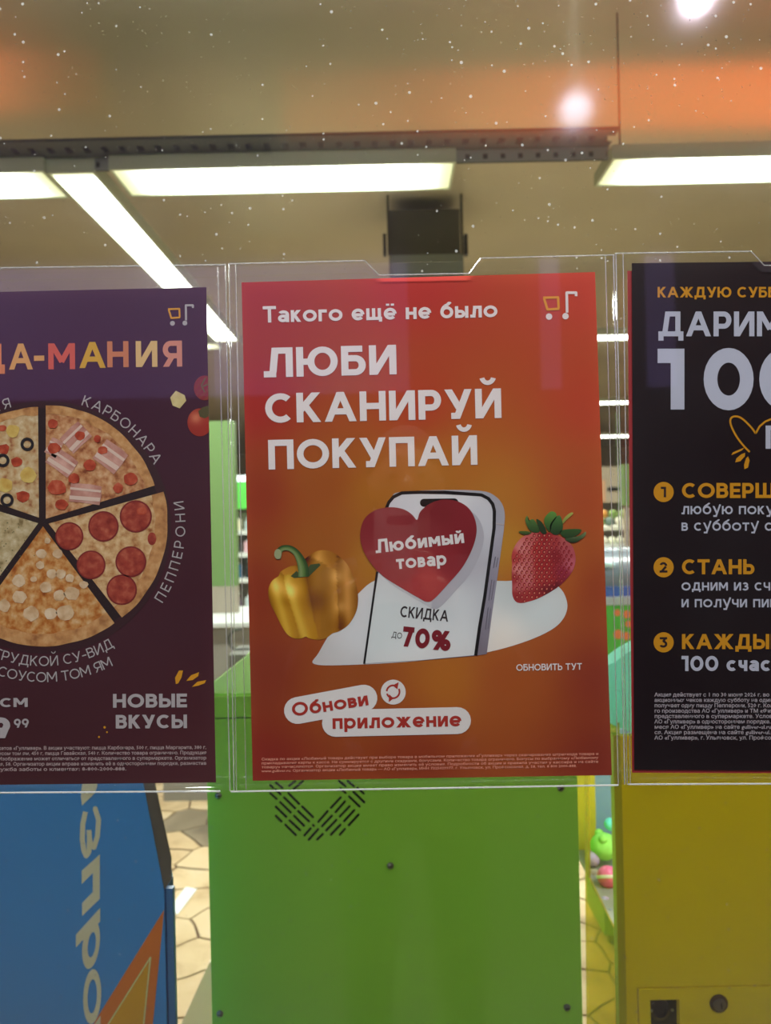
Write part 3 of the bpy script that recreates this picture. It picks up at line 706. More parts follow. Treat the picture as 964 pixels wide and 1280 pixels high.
for pts in ([(220, 855), (219, 847), (224, 838), (229, 838), (227, 847), (223, 854)], [(233, 851), (239, 844), (249, 840), (248, 845), (241, 850)], [(240, 858.5), (247, 852), (258, 850), (256, 854), (248, 857)]):
    pmesh('spark_print', [pts], m_yel, pl, 3)
for x, y, r in ((131, 909, 1.6), (134, 915, 1.2), (124, 921, 1.3)): pmesh('crumb_print', [disc(x, y, r, 8)], m_yel, pl, 3)
fine_print(['Период действия акции: 01.06–30.06 в сети супермаркетов «Гулливер». В акции участвуют: пицца Карбонара, 500 г, пицца Маргарита, 380 г,',
            'пицца Пепперони, 520 г, пицца с грудкой су-вид и соусом том ям, 450 г, пицца Гавайская, 540 г. Количество товара ограничено. Продукция',
            'сертифицирована. Указана цена без учёта скидок. Изображение может отличаться от представленного в супермаркете. Организатор',
            'акции АО «Гулливер», г. Ульяновск, ул. Профсоюзная, 58. Организатор акции вправе изменить её в одностороннем порядке, разместив',
            'информацию на сайте www.gulliver.ru. Служба заботы о клиентах: 8-800-2000-888.'], -160, 938, 258, 936, 6.6, 4.3, m_fineL, pl, last=158)
# pizza: slices are wedges pulled slightly apart
m_cheese = {
 'carb': Mmottle('print_cheese_carbonara', [(.3, (120, 62, 34)), (.42, (168, 112, 70)), (.55, (190, 146, 100)), (.7, (206, 176, 136))], 150, detail=8),
 'pep': Mmottle('print_cheese_pepperoni', [(.3, (140, 84, 44)), (.42, (182, 140, 90)), (.55, (200, 170, 120)), (.7, (214, 190, 146))], 150, detail=8),
 'yam': Mmottle('print_cheese_tomyam', [(.3, (132, 66, 22)), (.42, (170, 104, 42)), (.55, (192, 146, 86)), (.7, (206, 178, 134))], 130, detail=8),
 'marg': Mmottle('print_cheese_herb', [(.3, (120, 104, 66)), (.42, (168, 150, 108)), (.55, (184, 168, 128)), (.7, (200, 190, 156))], 150, detail=8),
 'haw': Mmottle('print_cheese_hawaii', [(.3, (146, 92, 60)), (.42, (180, 146, 100)), (.55, (192, 170, 128)), (.7, (206, 192, 156))], 150, detail=8)}
m_crust = Mmottle('print_crust', [(.3, (148, 98, 56)), (.5, (186, 138, 84)), (.7, (204, 164, 112))], 120, detail=8)
m_pepn = Mmottle('print_salami', [(.3, (126, 40, 30)), (.5, (154, 62, 46)), (.7, (178, 96, 70))], 140, detail=4)
m_pepr = M('print_salami_rim', (120, 32, 28), .5)
m_tom = Mmottle('print_tomato', [(.3, (140, 46, 26)), (.5, (172, 70, 44)), (.7, (190, 104, 74))], 140)
m_oliv = M('print_olive', (28, 24, 28), .5); m_pine = Mmottle('print_pineapple', [(.3, (186, 150, 70)), (.6, (206, 184, 104))], 100)
m_chick = Mmottle('print_chicken', [(.3, (176, 142, 100)), (.5, (202, 178, 140)), (.7, (214, 198, 168))], 90)
m_bac = Mmottle('print_bacon', [(.3, (160, 100, 88)), (.5, (182, 136, 120)), (.7, (206, 166, 150))], 70)
m_fat = M('print_bacon_fat', (208, 186, 168), .5)
def wedge(a0, a1, cx, cy, R0, R1, rnd):
    n = 40; out = []
    for i in range(n + 1):
        a = math.radians(a0 + (a1 - a0) * i / n); r = R1 + 1.2 * noise.noise(Vector((cx * .3 + math.cos(a) * 6, math.sin(a) * 6, cy)))
        out.append((cx + r * math.cos(a), cy - r * math.sin(a)))
    if R0 <= 0: out.append((cx, cy))
    else:
        for i in range(n, -1, -1):
            a = math.radians(a0 + (a1 - a0) * i / n); r = R0 + 2.4 * noise.noise(Vector((math.cos(a) * 9, math.sin(a) * 9, cx))); out.append((cx + r * math.cos(a), cy - r * math.sin(a)))
    return out
def slice_(name, a0, a1, cx, cy, R, ch, crust_w, label):
    s = pmesh('pizza_slice_print', [wedge(a0, a1, cx, cy, 0, R, rn)], m_cheese[ch], pl, 3); s['label'] = label
    pmesh('pizza_crust_print', [wedge(a0, a1, cx, cy, R - crust_w, R, rn)], m_crust, s, 4)
    return s
pmesh('pizza_shade_print', [disc(56, 659, 158, 60)], M('print_shade', (52, 22, 28), .5), pl, 1.5)
dk = M('pizza_board_print', (34, 16, 18), .5)
pmesh('pizza_board_print', [disc(54, 658, 148, 60)], dk, pl, 2)
sl1 = slice_('carb', 17, 90, 57.5, 648.5, 142, 'carb', 11, 'bacon pizza slice')
sl2 = slice_('pep', -52, 15.5, 61, 654.5, 149, 'pep', 16, 'pepperoni pizza slice')
sl3 = slice_('yam', -126, -53.5, 54, 658, 150, 'yam', 16, 'chicken pizza slice')
sl4 = slice_('marg', 163, 234, 48, 654, 148, 'marg', 14, 'herb pizza slice')
sl5 = slice_('haw', 90.5, 161, 49, 647, 138, 'haw', 10, 'pineapple and olive pizza slice')
q_ = lambda x, y: (x * .2657, 490 + y * .2657)
for x, y, r in ((328, 678, 66), (488, 632, 72), (640, 585, 76), (430, 813, 68), (617, 798, 73), (574, 930, 72)):
    cx, cy = q_(x, y); r *= .2657
    p = pmesh('pepperoni_print', [disc(cx, cy, r, 28)], m_pepr, sl2, 5); pmesh('pepperoni_face_print', [disc(cx, cy, r * .9, 28)], m_pepn, sl2, 6)
pmesh('pepperoni_print', [disc(*q_(716, 690), 5.5, 16, 8)], m_pepn, sl2, 5)
for cx, cy, w, h, rot in ((358, 215, 120, 96, -.75), (292, 330, 128, 90, .62), (520, 305, 126, 112, .65), (402, 480, 146, 88, .12), (255, 262, 60, 80, .5)):
    X, Y = q_(cx, cy); w *= .2657 / 2; h *= .2657 / 2
    R_ = lambda a, b: (X + a * math.cos(rot) - b * math.sin(rot), Y + a * math.sin(rot) + b * math.cos(rot))
    ba = pmesh('bacon_print', [[R_(-w, -h), R_(w * .3, -h * 1.1), R_(w, -h), R_(w * 1.05, h * .2), R_(w, h), R_(-w * .2, h * .95), R_(-w, h), R_(-w * .95, 0)]], m_bac, sl1, 5)
    pmesh('bacon_fat_print', [[R_(-w, h * .35), R_(w, h * .2), R_(w, h * .62), R_(-w * .95, h * .75)], [R_(-w, -h * .55), R_(w, -h * .6), R_(w, -h * .35), R_(-w, -h * .3)]], m_fat, sl1, 6)
def blob(x, y, r, seed, sx=1.0):
    return [(x + r * sx * (1 + .25 * noise.noise(Vector((math.cos(t) * 1.5, math.sin(t) * 1.5, seed)))) * math.cos(t), y + r * (1 + .3 * noise.noise(Vector((math.cos(t) * 1.5, math.sin(t) * 1.5, seed + 9)))) * math.sin(t)) for t in [2 * PI * i / 12 for i in range(12)]]
for i, (x, y, r) in enumerate(((380, 205, 22), (425, 345, 26), (270, 450, 38), (350, 408, 24), (290, 530, 26), (615, 410, 30), (558, 452, 22), (485, 275, 20), (250, 150, 22), (255, 265, 26), (460, 220, 16), (668, 560, 20))):
    X, Y = q_(x, y); pmesh('tomato_cube_print', [blob(X, Y, r * .2657, i, 1.15)], m_tom, sl1, 7)
for i, (x, y) in enumerate(((130, 246), (15, 322), (35, 508))):
    X, Y = q_(x, y); pmesh('olive_ring_print', stroke(disc(X, Y, 6.6, 18), 3.6, True), m_oliv, sl5, 6)
for i, (x, y, r) in enumerate(((62, 182, 32), (135, 392, 38), (25, 440, 36))):
    X, Y = q_(x, y); pmesh('pineapple_print', [blob(X, Y, r * .2657, i + 40)], m_pine, sl5, 5)
for i, (x, y, r) in enumerate(((18, 268, 24), (80, 330, 22), (108, 490, 26), (12, 170, 16))):
    X, Y = q_(x, y); pmesh('tomato_cube_print', [blob(X, Y, r * .2657, i + 60, 1.25)], m_tom, sl5, 5)
for i, (x, y, r) in enumerate(((196, 760, 22), (274, 760, 22), (190, 815, 18), (245, 855, 22), (288, 855, 22), (330, 875, 20), (90, 888, 28), (218, 920, 26), (92, 965, 30), (280, 958, 26), (340, 948, 32), (148, 1042, 34), (240, 1042, 28), (308, 1038, 38), (395, 905, 18), (20, 1005, 28), (160, 880, 14), (225, 700, 14))):
    X, Y = q_(x, y); pmesh('chicken_piece_print', [blob(X, Y, r * .2657, i + 80, 1.1)], m_chick, sl3, 5)
m_shredf = M('print_herb', (92, 96, 56), .5)
hb = [disc(30 + rn.uniform(-30, 14), 680 + rn.uniform(-30, 40), rn.uniform(.4, .9), 6) for i in range(26)]
o = pmesh('herb_print', hb, m_shredf, sl4, 5); o['kind'] = 'stuff'
# cheese cube and tomatoes at the sheet's edge
pmesh('cheese_cube_print', [[(213, 497), (220, 488.5), (231, 494), (233, 501), (225, 510.5), (216, 507)]], Mmottle('print_cheese_cube', [(.3, (188, 168, 104)), (.6, (212, 198, 140))], 90), pl, 3)
tf = lambda x, y: (150 + 50 * math.exp(-((x - 245) ** 2 + (y - 522) ** 2) / 60), 46 + 70 * math.exp(-((x - 245) ** 2 + (y - 522) ** 2) / 60), 34 + 50 * math.exp(-((x - 245) ** 2 + (y - 522) ** 2) / 60))
tf2 = lambda x, y: (130, 48 + 16 * math.sin((x + y) * .7), 46)
t1 = polar('tomato_print', disc(250, 528, 15.5, 30, 17.5), m_print, pl, 3, tf, rings=8, clip=edge)
pmesh('tomato_stalk_print', [[(248, 514), (254, 509), (262, 507), (262, 520), (256, 523), (250, 521)]], M('print_stalk', (76, 70, 34), .5), t1, 4, clip=edge)
t2 = polar('tomato_print', disc(256, 485, 13.5, 30, 15.5), m_print, pl, 3, tf2, rings=6, clip=edge)
pmesh('tomato_crown_print', stroke([(257, 473), (252, 482), (256, 490)], 1.4) + stroke([(254, 483), (262, 480)], 1.4), m_shredf, t2, 4, clip=edge)

# ------------------------------------------------------------------ dark prize poster
m_under = M('red_paper', (150, 30, 52), .5)
ru = thing('poster', P(1010, 967, PD), 'red sheet almost hidden behind the near-black prize poster', 'poster', 'shop window posters')
sheet('paper', ((785, 338), (1236, 334), (1238, 968), (791, 966.5)), M('red_paper_low', (150, 36, 40), .5), ru, y=.0012)
dk_ = thing('poster', P(1010, 962, PD), 'near-black poster with amber lettering and a large white number one hundred', 'poster', 'shop window posters')
sheet('paper', ((790, 329), (1235, 324), (1238, 965), (793, 962)), M('black_paper', (24, 12, 18), .42, spec=.3), dk_)
text('headline_lettering', 'КАЖДУЮ СУББОТУ', (822, 372), (1012, 372), 13.2, m_amber, dk_, wt=.2)
text('headline_lettering', 'ДАРИМ', (823, 420.5), (978, 420.5), 31, m_white3, dk_, wt=.2)
text('number_lettering', '1', (822, 512), (855.5, 512), 76, m_white3, dk_, wt=.235)
text('number_lettering', '0', (879.5, 513), (942, 513), 78, m_white3, dk_, wt=.235)
text('number_lettering', '0', (949, 513), (1012, 513), 78, m_white3, dk_, wt=.235)
text('headline_lettering', 'ПИЦЦ', (957, 561), (1070, 561), 29, m_white3, dk_, wt=.2)
zr = lambda pts: zz(740, 320, .25, pts)
h1 = catmull([*zr([(818, 888), (780, 840), (738, 806), (700, 806), (692, 836), (715, 890), (750, 940), (800, 990), (835, 1001), (865, 983)])], 4)[:-8]
pmesh('heart_outline_print', stroke(h1[:-4], 2.4), m_amber, dk_, 3)
pmesh('heart_outline_print', stroke(zr([(818, 888), (838, 852), (866, 828), (920, 806), (980, 800)]), 2.4), m_amber, dk_, 3)
for pts in ([(696, 996), (704, 982), (736, 968), (762, 958), (750, 972), (716, 988)], [(716, 1032), (722, 1012), (745, 992), (766, 984), (764, 1002), (742, 1026)], [(762, 1066), (760, 1044), (770, 1012), (780, 1002), (788, 1022), (780, 1058)]):
    pmesh('spark_print', [zr(pts)], m_amber, dk_, 3)
zq = lambda x, y: (740 + x * .3125, 580 + y * .3125)
for n_, yc, head, yb, hx in (('1', 112, 'СОВЕРШИ', 136, 986), ('2', 413, 'СТАНЬ', 441, 943), ('3', 713, 'КАЖДЫЙ', 740, 980)):
    cx, cy = zq(286.5, yc); dd = pmesh('number_disc_print', [disc(cx, cy, 12.6, 32)], m_amber, dk_, 3)
    wd = 6 if n_ == '1' else 9.5
    text('disc_number', n_, (cx - wd / 2 - .5, cy + 6.5), (cx + wd / 2, cy + 6.5), 13, M('disc_ink', (32, 18, 24), .5), dd, 4, wt=.2)
    p = zq(360, yb); text('step_lettering', head, p, (hx, p[1]), 18.8, m_amber, dk_, wt=.21)
for s, yb, hgt, w_ in (('любую покупку', 201, 14.5, 1006), ('в субботу с 9:00', 267, 14.5, 1012), ('одним из счастливчиков', 506, 14.5, 1072), ('и получи пиццу', 573, 14.5, 1005)):
    p = zq(358, yb); text('step_text', s, p, None, 14.3, m_white3, dk_, wt=.15, track=.115)
p = zq(358, 828); text('step_text', '100 счастливчиков', p, None, 19, m_white3, dk_, wt=.22, track=.12)
fine_print(['Акция действует с 1 по 30 июня 2026 г. во всей розничной сети супермаркетов «Гулливер». Среди всех',
            'акционных чеков каждую субботу на один супермаркет определяются сто победителей, каждый из них',
            'получает одну пиццу Пепперони, 520 г. Количество призов ограничено и определяется условиями. Фото',
            'го производства АО «Гулливер» и ТМ «Фирменная пицца» может отличаться от внешнего вида изделия,',
            'представленного в супермаркете. Условия проведения акции могут быть изменены организатором',
            'АО «Гулливер» в одностороннем порядке. Информация об организаторе акции, правилах её проведения,',
            'меся АО «Гулливер» на сайте gulliver-ul.ru за 1 час до начала розыгрыша и в мобильном приложении.',
            'ся. Акция размещена на сайте gulliver-ul.ru/akcii. Срок выдачи призов ограничен. Организатор акции',
            'АО «Гулливер», г. Ульяновск, ул. Профсоюзная, 58. Телефон горячей линии 8-800-2000-888. Удачи вам!'], 818, 870.5, 1180, 870.5, 6.72, 4.8, m_fineD, dk_)

# ------------------------------------------------------------------ clear plastic pockets that hold the posters
m_film = glass_mat('clear_film', .6, .03, .002)
m_filmb = glass_mat('clear_film_edge', 6.0, .12, .2)
m_bead = glass_mat('polished_plastic_edge', 8.0, .15, .32)
def pocket(label, tl, tr, br, bl, notch, ribs, bots):
    root = thing('poster_pocket', P((bl[0] + br[0]) / 2, bl[1], PD), label, 'poster holder', 'clear pockets on the glass')
    def quadsheet(name, off, top, mat, notch_):
        pts = [tl] + (notch_ if notch_ else []) + [tr, br, bl]
        fr = [P(x, y, PD) + Vector((0, off, 0)) for x, y in pts]
        return G().prism(fr, (0, .0008, 0)).obj(name, mat, root)
    quadsheet('front_sheet', -.0052, 0, m_film, notch)
    quadsheet('back_sheet', .0022, 0, m_film, None)
    g = [tl] + (notch or []) + [tr]
    for a, b in zip(g, g[1:]):
        G().tube(P(*a, PD) + Vector((0, -.0045, 0)), P(*b, PD) + Vector((0, -.0045, 0)), .0005, 6).obj('top_edge', m_filmb, root)
    for a, b in bots: G().tube(P(*a, PD) + Vector((0, -.0045, 0)), P(*b, PD) + Vector((0, -.0045, 0)), .0008, 6).obj('bottom_edge', m_bead, root)
    for a, b, r in ribs: G().tube(P(*a, PD) + Vector((0, -.0045, 0)), P(*b, PD) + Vector((0, -.0045, 0)), r, 6).obj('side_rib', m_filmb, root)
    return root
pocket('clear plastic pocket over the plum pizza poster', (-205, 340), (284, 333), (294.5, 985), (-200, 992), None,
       [((274, 336), (289, 986), .0005), ((283.6, 334), (294, 986), .0005)], [((-200, 990), (277, 986.5))])
pocket('clear plastic pocket with thumb notch over the red and orange poster', (287, 332), (766, 321), (780, 978), (299, 986), [(456, 328), (474, 346), (586, 344), (600, 325)],
       [((287.8, 333), (297, 986), .0005), ((296, 332), (309, 984), .0004), ((755, 321), (771, 978), .0004), ((765, 321), (779, 978), .0005)], [((290, 987), (771, 979))])
pocket('clear plastic pocket with thumb notch over the near-black prize poster', (767, 319), (1262, 316), (1266, 976), (781, 978), [(936, 316.5), (952, 334), (1060, 334), (1074, 316)],
       [((768, 320), (782, 978), .0005), ((777, 320), (786, 977), .0004)], [((783, 978), (1266, 976))])

# ------------------------------------------------------------------ luminaires and cable tray
m_house = M('lamp_housing', (188, 196, 176), .4, k=1)
def diffuser_mat(name, axis, ends):
    """frosted cover lit by tubes: dimmer towards its ends where the tubes stop"""
    m, nt, b = newmat(name)
    tc = nt.nodes.new('ShaderNodeTexCoord'); sx = nt.nodes.new('ShaderNodeSeparateXYZ'); nt.links.new(tc.outputs['Generated'], sx.inputs[0])
    rp = nt.nodes.new('ShaderNodeValToRGB'); rp.color_ramp.interpolation = 'EASE'
    e = rp.color_ramp.elements; e[0].position = 0; e[0].color = (.10, .10, .07, 1); e[1].position = 1; e[1].color = (.10, .10, .07, 1)
    for p in (ends, 1 - ends): q = e.new(p); q.color = (1, 1, 1, 1)
    nt.links.new(sx.outputs[axis], rp.inputs[0])
    b.inputs['Base Color'].default_value = (.7, .72, .62, 1)
    mx = nt.nodes.new('ShaderNodeVectorMath'); mx.operation = 'MULTIPLY'; mx.inputs[1].default_value = (.93, 1, .86)
    nt.links.new(rp.outputs[0], mx.inputs[0]); nt.links.new(mx.outputs[0], b.inputs['Emission Color']); b.inputs['Emission Strength'].default_value = 5.5
    return m
m_diffx = diffuser_mat('lamp_diffuser_across', 0, .2); m_diffy = diffuser_mat('lamp_diffuser_along', 1, .06)
def luminaire(x0, x1, y0, y1, z, label, mat, cat='ceiling lamp'):
    r = thing('ceiling_lamp', ((x0 + x1) / 2, (y0 + y1) / 2, z), label, cat, 'lamps of the shop ceiling')
    f = .012
    g = G().box(x0, x1, y0, y1, z + .012, z + .06)
    g.box(x0, x1, y0, y0 + f, z, z + .012).box(x0, x1, y1 - f, y1, z, z + .012).box(x0, x0 + f, y0 + f, y1 - f, z, z + .012).box(x1 - f, x1, y0 + f, y1 - f, z, z + .012)
    g.obj('housing', m_house, r)
    G().box(x0 + f + .001, x1 - f - .001, y0 + f + .001, y1 - f - .001, z + .004, z + .011).obj('diffuser', mat, r, center=True)
    return r
xa, xb, xc, xd = P(150, 225, 3.35).x, P(567, 225, 3.35).x, P(754, 220, 3.35).x, P(72, 225, 3.35).x
Z0 = 3.0
luminaire(xa, xb, 3.21, 3.49, Z0, 'long white ceiling lamp beside the bare stretch of perforated tray', m_diffx)
luminaire(xc, xc + 1.42, 3.21, 3.49, Z0, 'long white ceiling lamp at the hanging wire', m_diffx)
luminaire(xd - 1.42, xd, 3.21, 3.49, Z0, 'white ceiling lamp cut off by the edge of the picture', m_diffx)
xm = P(102, 225, 3.35).x
luminaire(xm - .1, xm + .1, 3.23, 5.0, Z0, 'slanting white ceiling lamp running back into the shop', m_diffy)
luminaire(xm - .1, xm + .1, 5.03, 6.45, Z0, 'second lamp in the row running back into the shop', m_diffy)
luminaire(-3.4, xm - .1, 6.5, 6.72, Z0, 'crosswise lamp at the end of the row running back', m_diffx)
luminaire(xm + .1, 3.6, 6.5, 6.72, Z0, 'crosswise lamp seen over the red poster gap', m_diffx)
luminaire(1.0, 6.6, 10.6, 10.9, Z0, 'far crosswise lamp seen above the shelves', m_diffx)
luminaire(1.0, 7.6, 15.6, 16.1, Z0, 'farthest crosswise lamp above the shelves', m_diffx)
m_tray = M('galvanised_tray', (108, 112, 110), .45, .5, k=1)
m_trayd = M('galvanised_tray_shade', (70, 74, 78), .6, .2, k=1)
tx0, tx1 = P(-60, 190, 3.2).x, P(764, 180, 3.2).x
tr = thing('cable_tray', ((tx0 + tx1) / 2, 3.2, 3.06), 'perforated grey metal cable tray above the lamps', 'cable tray')
bot = G(); y0, y1 = 3.09, 3.235; zt = 3.062
bot.box(tx0, tx1, y0, y0 + .05, zt, zt + .002).box(tx0, tx1, y1 - .045, y1, zt, zt + .002)
n = int((tx1 - tx0) / .074)
for i in range(n):
    x = tx1 - .03 - i * .074; bot.box(x - .048, x, y0 + .05, y1 - .045, zt, zt + .002)
bot.obj('tray_bottom', m_trayd, tr)
fl = G(); fl.box(tx0, tx1, y1, y1 + .002, zt - .018, zt).box(tx0, tx1, y1, y1 + .002, zt - .052, zt - .04)
for i in range(n):
    x = tx1 - .01 - i * .074; fl.box(x - .054, x, y1, y1 + .002, zt - .04, zt - .018)
fl.obj('tray_flange', M('galvanised_flange', (150, 156, 156), .5, .2, k=1), tr)
G().box(tx0, tx1, y1 + .015, y1 + .02, zt - .05, zt + .06).obj('tray_side', m_trayd, tr)
G().box(tx0, tx1, y0 - .002, y0, zt, zt + .012).obj('tray_side', m_trayd, tr)
a = P(775, 176, 3.2)
tag(G().tube((a.x, 3.2, 3.055), (a.x, 3.2, 3.6), .004, 8).obj('hanging_wire', M('wire', (70, 66, 60), .5), None), 'thin dark hanging wire at the end of the tray', 'wire')

# dark ventilation unit under the ceiling
vu = thing('ventilation_unit', P(533, 318, 5), 'dark grey ventilation duct box hanging beyond the lamps', 'ventilation unit')
g = G(); pbox(g, 487, 262, 575, 318, 5, .5); g.obj('duct_box', M('duct_dark', (84, 84, 76), .6, k=1, noise_amt=.2, nscale=3), vu)
g = G(); pbox(g, 490, 318, 580, 372, 5, .4); g.obj('lower_panel', M('duct_light', (136, 146, 148), .5, k=1), vu)
for x0, x1 in ((479, 483), (581, 585)):
    g = G(); pbox(g, x0, 292, x1, 318, 4.98, .05); g.obj('bracket', M('bracket_dark', (30, 34, 48), .5, k=1), vu)
for x in (484, 576):
    g = G(); pbox(g, x, 238, x + 3, 318, 4.99, .03); g.obj('suspension_bar', M('bar_dark', (70, 70, 62), .5, k=1), vu)

# ------------------------------------------------------------------ green toy machine
GD = 1.25
m_green = M('green_lacquer', (118, 172, 52), .32, k=2.0, coat=.15)
def shell_plastic(name, c):
    """thin coloured plastic shell: the shop lamps behind shine through it"""
    m = bpy.data.materials.new(name); m.use_nodes = True; nt = m.node_tree; nt.nodes.clear()
    o = nt.nodes.new('ShaderNodeOutputMaterial'); a = nt.nodes.new('ShaderNodeBsdfDiffuse'); b = nt.nodes.new('ShaderNodeBsdfTranslucent'); x = nt.nodes.new('ShaderNodeMixShader')
    a.inputs[0].default_value = b.inputs[0].default_value = (*lin(c), 1); x.inputs[0].default_value = .5
    nt.links.new(a.outputs[0], x.inputs[1]); nt.links.new(b.outputs[0], x.inputs[2]); nt.links.new(x.outputs[0], o.inputs[0]); return m
m_greenl = shell_plastic('pale_green_plastic', (222, 244, 190))
gm = thing('toy_machine', P(490, 1700, GD), 'lime green toy vending machine behind the red poster, slotted back panel', 'toy machine')
gm.location.z = 0; gm.location.y = GD + .3
def up(x, ytop, ybot, d):  # vertical world edge through pixel (x, ytop)
    a = P(x, ytop, d); return a
A = P(259, 985, GD); B = P(722, 985, GD); zt = P(490, 893, GD).z; zr_ = P(490, 867, GD).z
G().box(A.x, B.x, GD, GD + .012, .06, zt - .002).obj('back_panel', m_green, gm)
G().box(A.x + .004, B.x - .004, GD + .012, GD + .6, .08, zt - .01).obj('cabinet', m_green, gm)
G().box(A.x, B.x, GD + .0015, GD + .6, zt + .0005, zr_).obj('rim_band', m_green, gm)
# slanting pale green hood over the cabinet
prof = [(250, 867), (305, 823), (380, 760), (470, 735), (540, 735), (600, 760), (660, 800), (724, 865)]
g = G(); g.prism([P(x, y, GD + .02) for x, y in prof], (0, .05, 0)); g.obj('hood', m_greenl, gm)
for (x, z) in ((A.x + .05, 0), (B.x - .05, 0)):
    for y in (GD + .06, GD + .54): G().tube((x, y, 0), (x, y, .07), .02, 12).obj('foot', m_dkink, gm)
slots = [((245,190),(325,270)),((212,222),(295,303)),((182,257),(262,335)),((150,292),(228,368)),((150,360),(192,402)),((348,290),(430,370)),((318,325),(400,402)),((287,360),(362,435)),((253,395),(332,468)),((222,428),(300,505)),
 ((108,190),(155,232)),((148,162),(185,197)),((108,130),(130,150)),((150,110),(198,150)),((295,98),(250,135)),((355,98),(285,158)),((638,222),(565,300)),((670,252),(600,332)),((705,288),(632,365)),((740,318),(665,400)),((772,352),(700,430)),
 ((540,325),(470,405)),((572,360),(498,438)),((605,392),(530,470)),((636,428),(565,502)),((670,460),(632,502)),((412,455),(365,508)),((468,462),(398,540)),((503,498),(462,538)),((625,98),(675,138)),((690,98),(738,138)),((637,155),(675,188)),((765,150),(812,192)),((735,180),(815,258)),((702,215),(780,290)),((430,430),(436,436))]
m_slot = M('slot_black', (10, 16, 8), .8, k=1)
for a, b in slots:
    a = (320 + a[0] * .166, 960 + a[1] * .166); b = (320 + b[0] * .166, 960 + b[1] * .166)
    G().prism([P(x, y, GD - .0006) for x, y in capsule(a, b, 1.35, 6)], (0, .001, 0)).obj('vent_slot', m_slot, gm)
# the upper rows of the same vent, hidden behind the poster
for i in range(5):
    a = (352 + i * 9, 958 - i * 2); G().prism([P(x, y, GD - .0006) for x, y in capsule(a, (a[0] + 12, a[1] - 12), 1.35, 6)], (0, .001, 0)).obj('vent_slot', m_slot, gm)
m_screw = M('screw_steel', (150, 156, 150), .3, .9, k=1)
for x, y in ((273, 994), (701, 985), (488, 1082), (275, 1267), (709, 1259)):
    c = P(x, y, GD)
    s = G().lathe(c, (0, -1, 0), [(.0055, 0), (.0055, .0012), (.004, .003), (.0015, .0042)], 16).obj('screw', m_screw, gm, smooth=False)
    G().box(c.x - .003, c.x + .003, c.y - .0047, c.y - .004, c.z - .0006, c.z + .0006).obj('screw_slot', m_slot, s)

# ------------------------------------------------------------------ yellow toy machine
m_yl = M('yellow_lacquer', (208, 158, 0), .3, k=2.2, coat=.15)
m_yle = M('olive_edge', (150, 146, 20), .35, k=1.7)
ym = thing('toy_machine', (0.7, GD + .25, 0), 'mustard yellow toy vending machine with a coin door and lock', 'toy machine')
L_ = P(780, 1100, GD).x; R_x = L_ + .62
ztop = P(860, 918, GD).z
lx0, lx1 = P(797, 1260, GD).x, R_x - .03; dz1 = P(850, 1233, GD).z; dz0 = dz1 - .42
# back wall of the machine around the coin door
g = G().box(L_, R_x, GD, GD + .012, dz1, ztop).box(L_, lx0, GD, GD + .012, .05, dz1).box(lx1, R_x, GD, GD + .012, .05, dz1).box(lx0, lx1, GD, GD + .012, .05, dz0)
g.obj('back_panel', m_yl, ym)
G().box(L_ - .012, L_, GD + .001, GD + .02, .05, ztop).obj('corner_strip', m_yle, ym)
cx0, cx1 = P(813, 1265, GD).x, P(849, 1265, GD).x; cz1 = P(830, 1249, GD).z; cz0 = cz1 - .075
e = .002
dr = G().box(lx0 + e, lx1 - e, GD - .002, GD + .01, cz1, dz1 - e).box(lx0 + e, cx0, GD - .002, GD + .01, cz0, cz1).box(cx1, lx1 - e, GD - .002, GD + .01, cz0, cz1).box(lx0 + e, lx1 - e, GD - .002, GD + .01, dz0 + e, cz0).obj('coin_door', m_yl, ym)
G().box(cx0 - .01, cx1 + .03, GD + .03, GD + .035, cz0, cz1).obj('coin_recess', M('recess_black', (22, 20, 18), .6, k=1), dr)
G().lathe((cx0 + .022, GD + .03, cz1 - .03), (0, -1, 0), [(.017, 0), (.017, .012), (.011, .014), (.011, .008)], 20).obj('coin_mechanism', M('mech', (58, 50, 46), .4, k=1), dr)
for dx in (.004, .038): G().ball((cx0 + dx + .002, GD + .012, cz1 - .026), .0024).obj('mechanism_screw', m_screw, dr)
c = P(897.8, 1253, GD)
lk = G().lathe((c.x, GD - .002, c.z), (0, -1, 0), [(.0145, 0), (.0145, .002), (.012, .0045), (.0108, .0045), (.0108, .0035)], 28).obj('lock', M('lock_ring', (92, 72, 50), .35, .8, k=1), dr)
G().lathe((c.x, GD - .0055, c.z), (0, -1, 0), [(.0102, 0), (.0102, .0015), (.009, .002)], 24).obj('lock_core', M('lock_core', (134, 124, 112), .3, .8, k=1), lk)
G().prism([Vector((c.x + a, GD - .0078, c.z + b)) for a, b in ((.001, .003), (.003, .003), (.004, -.006), (.002, -.006))], (0, .0012, 0)).obj('keyhole', m_slot, lk)
# side sheet of yellow acrylic with the toy window cut in it
def side(px, py, off=0):
    d = max(GD + .0125, L_ / P(px, py, 1).x); q = P(px, py, d); return Vector((L_ - .001 - off, q.y, q.z))
m_acr = bpy.data.materials.new('yellow_acrylic'); m_acr.use_nodes = True; nt = m_acr.node_tree; nt.nodes.clear()
o_ = nt.nodes.new('ShaderNodeOutputMaterial'); t_ = nt.nodes.new('ShaderNodeBsdfTransparent'); t_.inputs[0].default_value = (*lin((250, 236, 150)), 1)
p_ = nt.nodes.new('ShaderNodeBsdfPrincipled'); p_.inputs['Base Color'].default_value = (*lin((236, 214, 90)), 1); p_.inputs['Roughness'].default_value = .15
x_ = nt.nodes.new('ShaderNodeMixShader'); x_.inputs[0].default_value = .35
nt.links.new(t_.outputs[0], x_.inputs[1]); nt.links.new(p_.outputs[0], x_.inputs[2]); nt.links.new(x_.outputs[0], o_.inputs[0])
